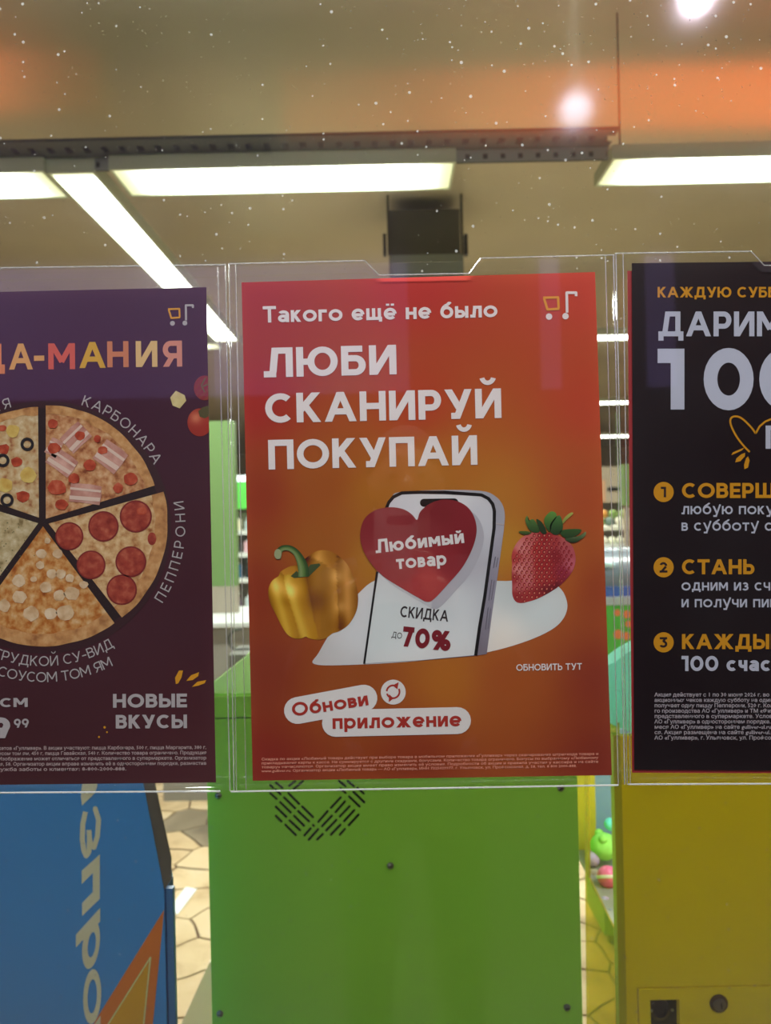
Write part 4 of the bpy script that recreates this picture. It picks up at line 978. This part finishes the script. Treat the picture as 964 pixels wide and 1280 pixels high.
pcs = [[(731, 966), (736, 966), (737, 1097), (771, 1166), (771, 1500), (736, 1500)], [(769, 966), (777, 966), (783, 1500), (771, 1500)], [(731, 903), (777, 903), (777, 966), (731, 966)]]
g = G()
for pc_ in pcs: g.prism([side(x, y) for x, y in pc_], (.003, 0, 0))
g.obj('side_sheet', m_acr, ym)
# tray under the toys and the lit inner wall
ta, tb = side(736, 1097), side(771, 1166)
g = G().add([ta + Vector((.002, 0, 0)), tb + Vector((.002, 0, 0)), tb + Vector((.42, 0, 0)), ta + Vector((.42, 0, 0)), ta + Vector((.002, 0, -.006)), tb + Vector((.002, 0, -.006)), tb + Vector((.42, 0, -.006)), ta + Vector((.42, 0, -.006))],
             [(0, 1, 2, 3), (7, 6, 5, 4), (0, 4, 5, 1), (1, 5, 6, 2), (2, 6, 7, 3), (3, 7, 4, 0)]); g.obj('toy_tray', M('tray_grey', (150, 150, 140), .4, k=1), ym)
zi0, zi1 = ta.z, P(750, 930, 1.5).z
yb = ta.y + .12
G().box(L_ + .003, L_ + .42, ta.y, yb, ta.z - .006, ta.z).obj('toy_shelf', M('shelf_grey', (150, 150, 140), .4, k=1), ym)
pa = P(735, 1000, 1.52).x; 
G().box(L_ + .003, L_ + .048, yb, yb + .006, ta.z, zi1).obj('inner_wall', M('lit_yellow', (214, 196, 60), .4, k=1), ym)
G().box(L_ + .048, L_ + .45, yb, yb + .006, ta.z, zi1).obj('inner_wall', M('lit_blue', (130, 165, 215), .4, k=1), ym)
area('machine_light', (L_ + .12, 1.38, zi1 + .02), .12, .12, .42, (.9, .95, 1)).parent = None
# teal shoulder of the machine
g = G(); g.prism([P(x, y, GD + .015) for x, y in [(750, 836), (768, 828), (786, 815), (850, 780), (960, 760), (1110, 800), (1150, 850), (1150, 918), (800, 917), (783, 913), (766, 906), (750, 896)]], (0, .05, 0))
g.obj('shoulder_cover', shell_plastic('teal_plastic', (176, 246, 232)), ym)
for x in (L_ + .03, R_x - .04):
    for y in (GD + .03, GD + .45): G().tube((x, y, 0), (x, y, .05), .02, 12).obj('foot', m_dkink, ym)
G().box(R_x - .01, R_x, GD + .012, GD + .5, .05, ztop).obj('side_panel', m_yl, ym)
# toys in the tray
m_pl = M('plush_green', (150, 240, 110), .9, k=1.3); m_pk = M('pink_ball', (232, 100, 150), .3, k=1.3); m_lv = M('lavender_plastic', (180, 160, 210), .4, k=1.2)
m_cy = M('aqua_plush', (110, 220, 230), .9, k=1.2); m_gy = M('grey_toy', (160, 150, 130), .6, k=1.2); m_wh = M('toy_white', (235, 220, 225), .3, k=1.1)
def toy_at(px, py, dx):
    X = L_ + dx; d = X / P(px, py, 1).x; q = P(px, py, d); return Vector((X, q.y, q.z))
def toy(name, px, py, r, mat, label, dx=.03, fn=None, extra=None):
    c = toy_at(px, py, dx); t = thing(name, c - Vector((0, 0, r)), label, 'toy', 'toys in the yellow machine')
    G().ball(c, r, fn=fn, n=20, m=12).obj('toy_body', mat, t, smooth=True)
    if extra: extra(c, t)
    return t
def ears(c, t):
    for s in (-1, 1): G().ball(c + Vector((-.005, s * .014, .02)), .009).obj('toy_ear', m_pl, t, smooth=True)
def band(c, t): G().lathe(c, (0, .5, 1), [(.0205, -.003), (.0213, 0), (.0205, .003)], 24).obj('ball_band', m_wh, t)
toy('plush_toy', 755, 1058, .026, m_pl, 'bright green plush toy on top of the toy heap', .045, lambda p: 1 + .1 * noise.noise(p * 120), ears)
toy('plush_toy', 763, 1030, .012, m_cy, 'small aqua plush toy peeking over the green one', .06)
toy('toy_ball', 760, 1096, .02, m_pk, 'pink and white ball in the toy heap', .03, None, band)
toy('toy_ball', 741, 1074, .014, m_lv, 'small lavender toy by the window edge', .02)
toy('toy_ball', 743, 1094, .012, m_gy, 'beige toy under the lavender one', .016)
toy('toy_ball', 750, 1114, .010, m_gy, 'second beige toy, lower on the slanting tray', .0125)
toy('toy_ball', 757, 1127, .009, m_lv, 'lavender toy low on the slanting tray', .0115)
toy('toy_ball', 763, 1141, .007, M('toy_slate', (120, 128, 140), .5), 'slate coloured toy at the lowest tip of the tray', .0095)

# ------------------------------------------------------------------ blue advertising kiosk
BD = 1.1
m_blue = M('blue_panel', (52, 112, 194), .28, k=2.3, coat=.1); m_bar = M('bar_taupe', (104, 98, 86), .5, k=1.2)
bk = thing('advertising_stand', (P(60, 1100, BD).x, BD + .03, 0), 'blue advertising stand with vertical cream lettering and orange triangle', 'stand')
def bp(x, y, o=0): return P(x, y, BD) - Vector((0, o, 0))
cb = P(204, 1112, BD)
face = [bp(-150, 760), bp(136, 760), bp(205, 1112), Vector((cb.x, BD, .02)), Vector((bp(-150, 1112).x, BD, .02))]
G().prism(face, (0, .045, 0)).obj('panel', m_blue, bk)
bar = [bp(125, 700), bp(136, 700), bp(213, 1073), bp(213, 1100), bp(205, 1114), bp(179, 980), ]
G().prism([p + Vector((0, .001, 0)) for p in [bp(125, 715), bp(141, 715), bp(193, 980), bp(213.5, 1073), bp(213.5, 1100), bp(204, 1114), bp(179, 980)]], (0, .003, 0)).obj('slanted_edge', m_bar, bk)
x1 = P(215.5, 1112, BD).x
G().box(cb.x - .001, cb.x + .0035, BD + .004, BD + .04, .02, cb.z).obj('edge_groove', M('groove_navy', (24, 52, 110), .5), bk)
G().box(cb.x + .0035, x1, BD + .002, BD + .012, .02, cb.z).obj('edge_strip', M('edge_blue', (70, 120, 176), .35), bk)
G().box(bp(-150, 1000).x, x1, BD - .05, BD + .2, 0, .02).obj('base_plate', m_bar, bk)
m_cream = M('cream_vinyl', (190, 210, 156), .4, k=2.0)
kz = lambda pts: [(60 + x / 4.13, 970 + y / 4.13) for x, y in pts]
def kmesh(name, polys, mat, o, parent):
    g = G()
    for i, q in enumerate(polys): g.prism([P(x, y, BD) - Vector((0, o + i * 4e-6, 0)) for x, y in q], (0, .0002, 0))
    return g.obj(name, mat, parent)
def ring(cx, cy, rx, ry, ix, iy, irx, iry, rot=0, n=28):
    ca, sa = math.cos(rot), math.sin(rot); o = []
    def pt(c0, c1, a, b, t): u, v = a * math.cos(t), b * math.sin(t); return (c0 + u * ca - v * sa, c1 + u * sa + v * ca)
    for i in range(n):
        t, s = 2 * PI * i / n, 2 * PI * (i + 1) / n
        o.append(kz([pt(cx, cy, rx, ry, t), pt(cx, cy, rx, ry, s), pt(ix, iy, irx, iry, s), pt(ix, iy, irx, iry, t)]))
    return o
kmesh('cream_letter', [kz([(178, -60), (262, -60), (255, 50), (243, 88), (176, 152), (170, 100), (178, 30)])], m_cream, .0005, bk)
kmesh('cream_letter', stroke(kz([(244, 168), (262, 225), (256, 310), (238, 368), (222, 358), (214, 318)]), 6.2) + stroke(kz([(194, 184), (180, 250), (178, 330), (186, 385), (198, 412), (212, 392), (215, 318), (212, 278)]), 6.2) + [disc(*kz([(245, 168)])[0], 3.1, 10)], m_cream, .0005, bk)
kmesh('cream_letter', [kz([(268, 405), (175, 488), (175, 557), (232, 500)]), kz([(268, 405), (232, 500), (232, 598), (268, 634)]), kz([(268, 634), (232, 598), (177, 655), (177, 722)])], m_cream, .0005, bk)
kmesh('cream_letter', [kz([(270, 680), (145, 818), (145, 884), (270, 750)])] + ring(223, 868, 44, 128, 227, 870, 20, 66, .12), m_cream, .0005, bk)
kmesh('cream_letter', ring(229, 1137, 46, 142, 229, 1137, 24, 88, .05), m_cream, .0005, bk)
kmesh('cream_letter', [kz([(272, 1235), (235, 1290), (150, 1370), (150, 1440), (272, 1330)])], m_cream, .0006, bk)
kmesh('orange_triangle', [kz([(600, 690), (262, 1235), (20, 1640), (500, 1640), (545, 1250)])], M('orange_vinyl', (214, 100, 40), .35, k=2.1), .0003, bk)
kmesh('amber_triangle', [kz([(520, 965), (328, 1255), (100, 1640), (440, 1640), (492, 1280)])], M('amber_vinyl', (214, 134, 36), .35, k=2.1), .0006, bk)
kmesh('triangle_outline', stroke(kz([(100, 1610), (318, 1270), (530, 935), (508, 1150), (494, 1290), (450, 1640)]), 2.0), M('pale_vinyl', (206, 178, 120), .35, k=2.1), .0009, bk)
# white board on the floor beside the green machine
wb = G().prism([P(225, 1284, 2.2), P(262, 1203, 2.2), P(300, 1203, 2.2), P(300, 1400, 2.2), P(170, 1400, 2.2)], (0, .02, 0)).obj('white_board', M('board_white', (226, 220, 206), .5, k=1.1))
tag(wb, 'slanting white board standing between blue stand and green machine', 'board')
sc_ = G().prism([Vector((P(215, 1100, 3.1).x, 3.02, .002)), Vector((P(230, 1100, 3.1).x, 3.0, .002)), Vector((P(238, 1100, 3.1).x, 3.2, .002)), Vector((P(222, 1100, 3.1).x, 3.22, .002))], (0, 0, .002)).obj('paper_scrap', M('scrap_white', (225, 235, 232), .5, k=1.1))
tag(sc_, 'small white paper scrap lying on the stone floor', 'paper')

# ------------------------------------------------------------------ things far inside the shop, seen between the posters
def far_box(x0, y0, x1, y1, d, dep, mat):
    g = G(); pbox(g, x0, y0, x1, y1, d, dep); return g
m_pgreen = M('partition_green', (128, 168, 96), .5, k=.62); m_beige = M('counter_beige', (168, 158, 140), .5, k=.8)
cn = thing('checkout_counter', (P(270, 800, 4.2).x, 4.5, 0), 'beige checkout counter with a thin white ledge', 'counter')
a0, a1 = P(200, 780, 4.2), P(345, 780, 4.2); zc = P(280, 783, 4.2).z
G().box(a0.x, a1.x, 4.2, 4.9, 0, zc).obj('counter_body', M('counter_grey', (150, 148, 138), .5, k=.9), cn)
G().box(a0.x - .02, a1.x + .02, 4.16, 4.92, zc, zc + .022).obj('ledge', M('ledge_white', (226, 232, 228), .4, k=.8), cn)
zb = P(280, 733, 4.6).z
G().box(a0.x, P(297, 750, 4.6).x, 4.6, 4.66, zc + .022, zb).obj('screen_panel', m_beige, cn)
gp = G().box(a0.x, P(294, 640, 4.6).x, 4.6, 4.68, zb + .001, P(280, 526, 4.6).z).obj('partition', m_pgreen); tag(gp, 'light green partition standing on the checkout counter', 'partition')
bs = thing('shopping_basket', P(306, 823, 3.6), 'grey shopping basket with dark bent handle by the counter', 'basket')
def bz(x, y): return P(x, y, 3.6)
G().path([bz(302, 786), bz(292, 788), bz(286, 796), bz(287, 806), bz(294, 812), bz(312, 811)], .006).obj('handle', M('handle_dark', (58, 62, 58), .5), bs)
g = G(); pbox(g, 286, 818, 340, 840, 3.62, .25); g.obj('basket_body', M('basket_grey', (96, 96, 90), .5), bs)
sd_ = thing('basket_stand', (P(310, 840, 3.6).x, 3.74, 0), 'grey stand under the shopping basket', 'stand')
q0, q1 = P(288, 840, 3.62), P(338, 840, 3.62); zq_ = min(q0.z, q1.z) - .002
G().box(q0.x, q1.x, 3.64, 3.86, zq_ - .02, zq_).obj('stand_top', m_beige, sd_)
for xx in (q0.x + .01, q1.x - .01):
    for yy in (3.65, 3.85): G().box(xx - .01, xx + .01, yy - .01, yy + .01, 0, zq_ - .02).obj('stand_leg', m_beige, sd_)
# tall shelf with goods (gap beside the plum poster)
SD = 8.0
m_shelf = M('shelf_white', (206, 216, 214), .4, k=1.3)
sh = thing('shelf_rack', (P(320, 800, SD).x, SD + .2, 0), 'white shelf rack under a bright green sign', 'shelf rack')
s0, s1 = P(288, 700, SD).x, P(352, 700, SD).x
zs = [P(320, y, SD).z for y in (668, 696, 728, 778, 830)]
for z in zs: G().box(s0, s1, SD, SD + .4, z, z + .045).obj('shelf_board', m_shelf, sh)
G().box(s0, s1, SD + .4, SD + .42, 0, P(320, 640, SD).z).obj('back_board', m_beige, sh)
for x in (s0, s1): G().box(x - .012, x + .012, SD + .01, SD + .4, 0, P(320, 640, SD).z).obj('shelf_upright', m_shelf, sh)
sg = thing('lit_sign', P(320, 640, SD), 'bright green sign over the white shelf rack', 'sign')
sg.location.z = P(320, 636, SD).z + .003
G().box(s0, s1 + .2, SD + .05, SD + .12, P(320, 636, SD).z + .003, P(320, 602, SD).z).obj('sign_face', M('sign_green', (90, 200, 80), .5, k=1, emis=(90, 226, 80), es=.3), sg)
G().box(s0, s1 + .2, SD + .0, SD + .12, P(320, 601, SD).z, P(320, 594, SD).z).obj('sign_lamp', M('sign_tube', (230, 255, 250), .5, emis=(225, 250, 250), es=1.5), sg)
goods = [((232, 222, 190), 'cream carton'), ((60, 62, 66), 'black tin'), ((206, 170, 180), 'pink bottle'), ((30, 84, 120), 'blue bottle'), ((34, 48, 52), 'dark jar'), ((86, 72, 96), 'plum packet'), ((180, 200, 206), 'pale carton'), ((236, 214, 120), 'yellow bag'), ((120, 150, 90), 'green packet')]
gm_ = [M('goods_%d' % i, c, .5, k=1.3) for i, (c, _) in enumerate(goods)]
rg = random.Random(3)
rows = ['second', 'third', 'fourth', 'lowest']; pos = ['at the end post', 'next to the end post', 'in the middle', 'towards the far post', 'at the far post']
def product(x, y, z, w, h, kind, mat, label, grp, nm):
    t = thing(nm, (x, y, z), label, nm, grp)
    if kind == 0:
        G().box(x - w / 2, x + w / 2, y - .04, y + .04, z, z + h * .86).obj('pack', mat, t); G().box(x - w * .2, x + w * .2, y - .02, y + .02, z + h * .86, z + h).obj('cap', m_shelf, t)
    else:
        G().lathe((x, y, z), (0, 0, 1), [(w * .46, 0), (w * .46, h * .62), (w * .2, h * .8), (w * .2, h)], 12).obj('pack', mat, t); G().lathe((x, y, z + h), (0, 0, 1), [(w * .22, 0), (w * .22, h * .06)], 10).obj('cap', m_shelf, t)
ordr = ['top', 'second', 'third', 'fourth', 'lowest']
for r, z in enumerate(zs[:4]):
    hgt = (P(320, 640, SD).z - zs[0] if r == 0 else zs[r - 1] - z) - .1; x = s0 + .06; k = 0
    seq = [[0, 6, 7, 8], [1, 2, 0, 5], [3, 4, 3, 1], [5, 6, 4, 3]][r]
    while x < s1 - .04 and k < 4:
        w = .085; c = seq[k]
        product(x, SD + .08, z + .046, w, min(hgt, .24), (r + k) % 2, gm_[c], goods[c][1] + ' on the %s board of the white rack, %s' % (ordr[r], pos[k]), 'goods on the %s rack board' % ordr[r], goods[c][1].split()[1])
        x += .12; k += 1
# freezer and produce shelf (gap beside the near-black poster)
FD = 2.7
fz = thing('chest_freezer', (P(780, 900, FD).x, FD + .12, 0), 'chest freezer with grey curved lid, blue stripe and green front', 'freezer')
f0, f1 = P(748, 800, FD).x, P(880, 800, FD).x; zf = P(770, 756, FD).z
G().box(f0, f1, FD, FD + .24, .05, zf).obj('freezer_body', M('freezer_green', (70, 156, 56), .4, k=1.5), fz)
G().box(f0 - .01, f1 + .01, FD - .01, FD + .25, zf, zf + .028).obj('rim', M('rim_white', (196, 204, 212), .35, k=.9), fz)
G().box(f0, f1, FD + .01, FD + .24, zf + .028, zf + .062).obj('blue_stripe', M('stripe_blue', (64, 98, 170), .35, k=1.3), fz)
g = G(); v = []; nn = 12; zl = zf + .062; Ht = P(770, 684, FD + .2).z - zl
for i in range(nn + 1):
    t = i / nn * PI / 2
    for x in (f0, f1): v.append((x, FD + .02 + .2 * (1 - math.cos(t)), zl + Ht * math.sin(t)))
g.add(v, [(2 * i, 2 * i + 1, 2 * i + 3, 2 * i + 2) for i in range(nn)]); g.add([(f0, FD + .22, zl), (f1, FD + .22, zl), (f1, FD + .22, zl + Ht), (f0, FD + .22, zl + Ht)], [(0, 1, 2, 3)])
g.obj('curved_lid', M('lid_grey', (130, 146, 156), .25, k=.8), fz, smooth=True)
G().tube((P(742, 711, FD).x, FD + .06, P(750, 703, FD + .06).z), (P(774, 714, FD).x, FD + .06, P(774, 708, FD + .06).z), .014, 10).obj('lid_highlight', M('highlight_aqua', (190, 230, 230), .3, k=1.3), fz)  # pale tube standing in for the highlight on the curved lid
for x in (f0 + .05, f1 - .05):
    for y in (FD + .05, FD + .19): G().tube((x, y, 0), (x, y, .05), .025, 10).obj('castor', m_dkink, fz)
m_tor = M('tomato_decal', (226, 120, 76), .4, k=1.25)
for x, y, r in ((772, 766, 5), (784, 768, 6), (786, 780, 5), (773, 793, 7), (783, 795, 6)):
    G().prism([P(a, b, FD - .0015) for a, b in disc(x, y, r * .85, 16)], (0, .001, 0)).obj('tomato_decal', m_tor, fz)
g = G()
for q in text_polys('2', (767, 818), (773, 818), 6, wt=.2): g.prism([P(a, b, FD - .0015) for a, b in q], (0, .001, 0))
g.obj('decal_digit', M('digit_pale', (230, 200, 160), .5), fz)
PDp = 6.0
ps = thing('produce_stand', (P(770, 700, PDp).x, PDp + .3, 0), 'white produce stand with two ledges behind the freezer', 'produce stand')
p0, p1 = P(725, 660, PDp).x, P(830, 660, PDp).x
z1, z2 = P(770, 658, PDp).z, P(770, 681, PDp - .15).z
G().box(p0, p1, PDp, PDp + .5, z1 - .03, z1).obj('upper_ledge', M('ledge_w', (220, 218, 204), .5, k=1.25), ps)
G().box(p0, p1, PDp - .15, PDp + .5, z2 - .03, z2).obj('lower_ledge', M('ledge_w2', (200, 206, 204), .5, k=1.25), ps)
G().box(p0, p1, PDp + .45, PDp + .5, 0, z2 - .03).obj('stand_back', m_beige, ps)
for x in (p0, p1 - .03): G().box(x, x + .03, PDp, PDp + .45, 0, z2 - .03).obj('stand_side', m_beige, ps)
for x in (p0, p1 - .03): G().box(x, x + .03, PDp + .3, PDp + .45, z2, z1 - .03).obj('stand_post', m_beige, ps)
fr = [((120, 150, 70), 'green pear'), ((226, 204, 96), 'yellow lemon'), ((206, 200, 180), 'pale onion'), ((140, 160, 90), 'green apple'), ((214, 150, 70), 'orange tangerine'), ((236, 226, 190), 'cream turnip'), ((90, 110, 100), 'dark avocado')]
fmat = [M('produce_%d' % i, c, .45, k=1.3) for i, (c, _) in enumerate(fr)]
k = 0
for ri, (z, rr, yy, grp, rows_) in enumerate(((z1, .036, PDp + .08, 'produce on the upper ledge', 2), (z2, .03, PDp - .06, 'produce on the lower ledge', 1))):
    for lev in range(rows_):
        x = P(742, 650, PDp).x + lev * .04; i = 0
        while x < P(800, 650, PDp).x:
            c = (k * 3 + ri) % 7 if ri == 0 else (2 if k % 2 else 5)
            nm = fr[c][1].split()[1]
            t = G().ball((x, yy + lev * .05, z + rr + lev * rr * 1.62 + .0005), rr, rr, rr * .98, 12, 8).obj(nm, fmat[c], None, smooth=True, center=True)
            tag(t, '%s on the %s ledge, place %s from the green post' % (fr[c][1], 'upper' if ri == 0 else 'lower', ['one', 'two', 'three', 'four', 'five', 'six', 'seven'][i % 7] + (' of the heap top' if lev else '')), 'produce', grp)
            x += rr * 2.08; i += 1; k += 1
gpst = G(); pbox(gpst, 780, 580, 792, 632, 5.6, .1); gq = gpst.obj('green_post', m_pgreen); 
v0 = P(780, 632, 5.6); v1 = P(792, 632, 5.6)
gq2 = G().box(v0.x + .02, v1.x - .02, 5.62, 5.68, 0, P(786, 632, 5.6).z - .001).obj('post_leg', m_beige)
rt = thing('green_post', (v0.x, 5.65, 0), 'light green post beside the white price board', 'post')
for o_, nm_ in ((gq, 'post_panel'), (gq2, 'post_leg')):
    o_.parent = rt; o_.location = -rt.location; o_.name = nm_
pb = thing('price_board', (P(765, 628, 9).x, 9, P(765, 628, 9).z), 'pale price board with a dark strip beyond the produce', 'sign')
g = G(); pbox(g, 735, 583, 800, 628, 9, .05); g.obj('board', M('board_pale', (186, 176, 156), .5, k=1.3), pb)
g = G(); pbox(g, 760, 609, 780, 613.5, 8.98, .015); g.obj('dark_strip', m_black, pb)
g = G(); pbox(g, 752, 600, 757, 627, 8.98, .015); g.obj('peach_strip', M('peach', (226, 176, 140), .5, k=1.3), pb)
for xx in (736, 798):
    c = P(xx, 583, 9); G().tube((c.x, 9.02, P(765, 583, 9).z - .1), (c.x, 9.02, 3.6), .01, 6).obj('board_rod', m_beige, pb)

# ------------------------------------------------------------------ the passage behind the photographer (it shows as reflections)
def emis(name, c, s):
    m, nt, b = newmat(name); b.inputs['Base Color'].default_value = (*lin(c), 1)
    b.inputs['Emission Color'].default_value = (*lin(c), 1); b.inputs['Emission Strength'].default_value = s
    return m
fs = thing('shop_fascia', (1.3, -2.0, 3.1), 'orange backlit shop fascia across the passage', 'sign')
def backlit(name, c, s_, lo, hi):
    """glowing panel for the orange reflection, whose sideways fade is put into the emission"""
    m = emis(name, c, s_); nt = m.node_tree; tc = nt.nodes.new('ShaderNodeTexCoord'); sx = nt.nodes.new('ShaderNodeSeparateXYZ'); nt.links.new(tc.outputs['Generated'], sx.inputs[0])
    mr = nt.nodes.new('ShaderNodeMapRange'); mr.interpolation_type = 'SMOOTHSTEP'; mr.inputs[1].default_value = lo; mr.inputs[2].default_value = hi; mr.inputs[3].default_value = .05 * s_; mr.inputs[4].default_value = s_
    nt.links.new(sx.outputs[0], mr.inputs[0]); nt.links.new(mr.outputs[0], nt.nodes['Principled BSDF'].inputs['Emission Strength']); return m
m_of = backlit('orange_backlit', (255, 112, 44), 2.4, 0, .55)
G().box(-.4, 2.9, -2.06, -2.0, 3.19, 3.44).obj('fascia_panel', m_of, fs)
G().box(-.45, 2.95, -2.1, -2.06, 3.1, 3.598).obj('fascia_back', m_beige, fs)
f2 = thing('shop_fascia', (-2.3, -2.0, 3.3), 'smaller orange fascia further along the passage', 'sign')
G().box(-3.2, -1.2, -2.06, -2.0, 3.33, 3.56).obj('fascia_panel', backlit('orange_backlit_low', (255, 130, 70), 2.0, 1.0, .6), f2)
G().box(-3.25, -1.15, -2.1, -2.06, 3.3, 3.598).obj('fascia_back', m_beige, f2)
for px, py, r, lb, st in ((720, 138, .05, 'round lamp in front of the orange fascia', 6), (872, -6, .04, 'round lamp close under the passage ceiling', 40)):
    yv = -1.2; c = P(px, py, 1.304 - yv); c.y = yv
    b_ = thing('ball_lamp', c, lb, 'lamp', 'ball lamps of the passage')
    G().ball(c, r, n=16, m=10).obj('globe', emis('bulb_glow', (240, 226, 246), st), b_, smooth=True)
    G().tube(c + Vector((0, 0, r * .9)), (c.x, c.y, 3.6), .004, 8).obj('lamp_rod', m_beige, b_)
m_lav = emis('dusk_window', (150, 130, 205), .6)
for i, (x0, x1) in enumerate(((-6.2, .2), (1.2, 1.34), (2.0, 2.2))):
    w_ = structure(G().box(x0, x1, -4.56, -4.5, 2.45, 3.45).obj('window_%d' % (i + 2), m_lav))
structure(G().box(-9, 9, -4.7, -4.56, -.006, 3.6).obj('wall_rear', M('rear_wall', (60, 54, 50), .7, k=1)))
# two passage luminaires that carry the passage light
for (x, y, sx, lb) in ((-.2, -.75, 2.6, 'passage ceiling lamp close before the glass'), (.3, -1.0, 3.0, 'passage ceiling lamp one row behind')):
    r = thing('ceiling_lamp', (x, y, 3.345), lb, 'ceiling lamp', 'lamps of the passage')
    G().box(x - sx / 2 - .02, x + sx / 2 + .02, y - .1, y + .1, 3.36, 3.4).obj('housing', m_house, r)
    for xx in (x - sx * .4, x + sx * .4): G().tube((xx, y, 3.4), (xx, y, 3.6), .006, 6).obj('hanger', m_house, r)
# phone and the person who holds it
pn = thing('smartphone', (.0165, -.01, 1.399), 'pale smartphone held up towards the posters', 'phone')
G().prism([Vector((a / 1000 + .0165, -.006, 1.4765 + b / 1000)) for a, b in catmull([(-30, 77.5), (30, 77.5), (36, 71), (36, -71), (30, -77.5), (-30, -77.5), (-36, -71), (-36, 71)], 3)], (0, -.008, 0)).obj('phone_body', M('phone_shell', (226, 190, 190), .3, k=1.1), pn)
G().prism([Vector((a / 1000 + .024, -.004, 1.536 + b / 1000)) for a, b in capsule((-15, 0), (15, 0), 8)], (0, -.0025, 0)).obj('camera_bar', M('camera_bar_black', (24, 18, 24), .2), pn)
def skin_figure(name, joints, edges, mat, parent, sub=2):
    names = list(joints); me = bpy.data.meshes.new(name); off = wpos(parent)
    me.from_pydata([tuple(Vector(joints[n][0]) - off) for n in names], [(names.index(a), names.index(b)) for a, b in edges], [])
    o = bpy.data.objects.new(name, me); COL.objects.link(o); o.parent = parent
    md = o.modifiers.new('skin', 'SKIN'); md.use_smooth_shade = True
    if not me.skin_vertices: 
        bpy.context.view_layer.objects.active = o
    for i, n in enumerate(names):
        r = joints[n][1]; me.skin_vertices[0].data[i].radius = (r, r) if not isinstance(r, tuple) else r
    me.skin_vertices[0].data[0].use_root = True
    s_ = o.modifiers.new('sub', 'SUBSURF'); s_.levels = sub; s_.render_levels = sub
    me.materials.append(mat); return o
m_skin = M('skin', (196, 142, 118), .55, k=1.1); m_coat = M('dark_jacket', (40, 36, 44), .8, k=1); m_jean = M('dark_jeans', (34, 40, 58), .8, k=1)
pe = thing('person', (.05, -.55, 0), 'person in dark jacket and jeans holding up a phone with both hands', 'person')
J = {'pelvis': ((.05, -.56, .93), (.15, .11)), 'belly': ((.05, -.56, 1.1), (.145, .1)), 'chest': ((.05, -.57, 1.32), (.165, .11)), 'neck0': ((.05, -.57, 1.45), .07),
     'sr': ((.23, -.57, 1.4), .058), 'er': ((.29, -.42, 1.17), .045), 'wr': ((.115, -.13, 1.39), .03),
     'sl': ((-.13, -.57, 1.4), .058), 'el': ((-.2, -.42, 1.17), .045), 'wl': ((-.085, -.13, 1.39), .03),
     'hr': ((.15, -.56, .88), .1), 'kr': ((.16, -.54, .5), .065), 'ar': ((.16, -.57, .11), .045), 'hl': ((-.05, -.56, .88), .1), 'kl': ((-.06, -.52, .5), .065), 'al': ((-.06, -.55, .11), .045)}
skin_figure('jacket', {k: J[k] for k in ('pelvis', 'belly', 'chest', 'neck0', 'sr', 'er', 'wr', 'sl', 'el', 'wl')}, [('pelvis', 'belly'), ('belly', 'chest'), ('chest', 'neck0'), ('chest', 'sr'), ('sr', 'er'), ('er', 'wr'), ('chest', 'sl'), ('sl', 'el'), ('el', 'wl')], m_coat, pe)
skin_figure('trousers', {k: J[k] for k in ('pelvis', 'hr', 'kr', 'ar', 'hl', 'kl', 'al')}, [('pelvis', 'hr'), ('hr', 'kr'), ('kr', 'ar'), ('pelvis', 'hl'), ('hl', 'kl'), ('kl', 'al')], m_jean, pe)
def headfn(p):
    k = 1.0
    if p.z < -.02: k -= .12 * min(1, (-p.z - .02) / .08)
    return k
hd = G().ball((.05, -.54, 1.62), .078, .095, .118, 24, 18, fn=headfn).tube((.05, -.57, 1.44), (.05, -.555, 1.56), .055, 16)
hd.ball((.05, -.438, 1.607), .014, .02, .022, 10, 8)
for s in (-1, 1): hd.ball((.05 + s * .08, -.55, 1.61), .01, .02, .032, 10, 8)
hd = hd.obj('head', m_skin, pe, smooth=True)
for s in (-1, 1):
    G().ball((.05 + s * .03, -.458, 1.63), .011, .009, .008, 10, 8).obj('eye', M('eye_dark', (50, 40, 40), .2), hd, smooth=True)
G().ball((.05, -.452, 1.565), .024, .008, .007, 12, 8).obj('mouth', M('lip', (150, 80, 76), .5), hd, smooth=True)
G().ball((.05, -.56, 1.655), .088, .1, .1, 24, 16, fn=lambda p: 1.0 if (p.z > -.01 or p.y < -.02) else .7).obj('hair', M('hair_brown', (52, 38, 30), .7, k=1), pe, smooth=True)
for s, x in ((1, .0165 + .04), (-1, .0165 - .04)):
    wr = (.115 if s > 0 else -.085, -.13, 1.39)
    palm = (x + s * .02, -.05, 1.435)
    h = skin_figure('hand', {'w': (wr, .026), 'p': ((x + s * .03, -.075, 1.41), (.032, .018)), 'k': (palm, (.03, .014))}, [('w', 'p'), ('p', 'k')], m_skin, pe)
    for i in range(4):
        z = 1.475 - i * .02; L = (.9, 1, .95, .75)[i]
        skin_figure('finger', {'a': ((x + s * .018, -.045, z - .015), .0092), 'b': ((x + s * .016, -.018, z), .0085), 'c': ((x + s * .004, .0035, z + .004), .008), 'd': ((x - s * .018 * L, .006, z + .006), .0068)}, [('a', 'b'), ('b', 'c'), ('c', 'd')], m_skin, h, 1)
    skin_figure('thumb', {'a': ((x + s * .022, -.06, 1.43), .012), 'b': ((x + s * .012, -.036, 1.45), .0105), 'c': ((x - s * .014, -.026, 1.47), .009)}, [('a', 'b'), ('b', 'c')], m_skin, h, 1)
for s, x in ((1, .16), (-1, -.06)):
    G().ball((x, -.5, .045), .05, .135, .045, 16, 10).box(x - .045, x + .045, -.62, -.38, .0, .02).obj('shoe', M('shoe_black', (20, 20, 22), .4), pe, smooth=False)
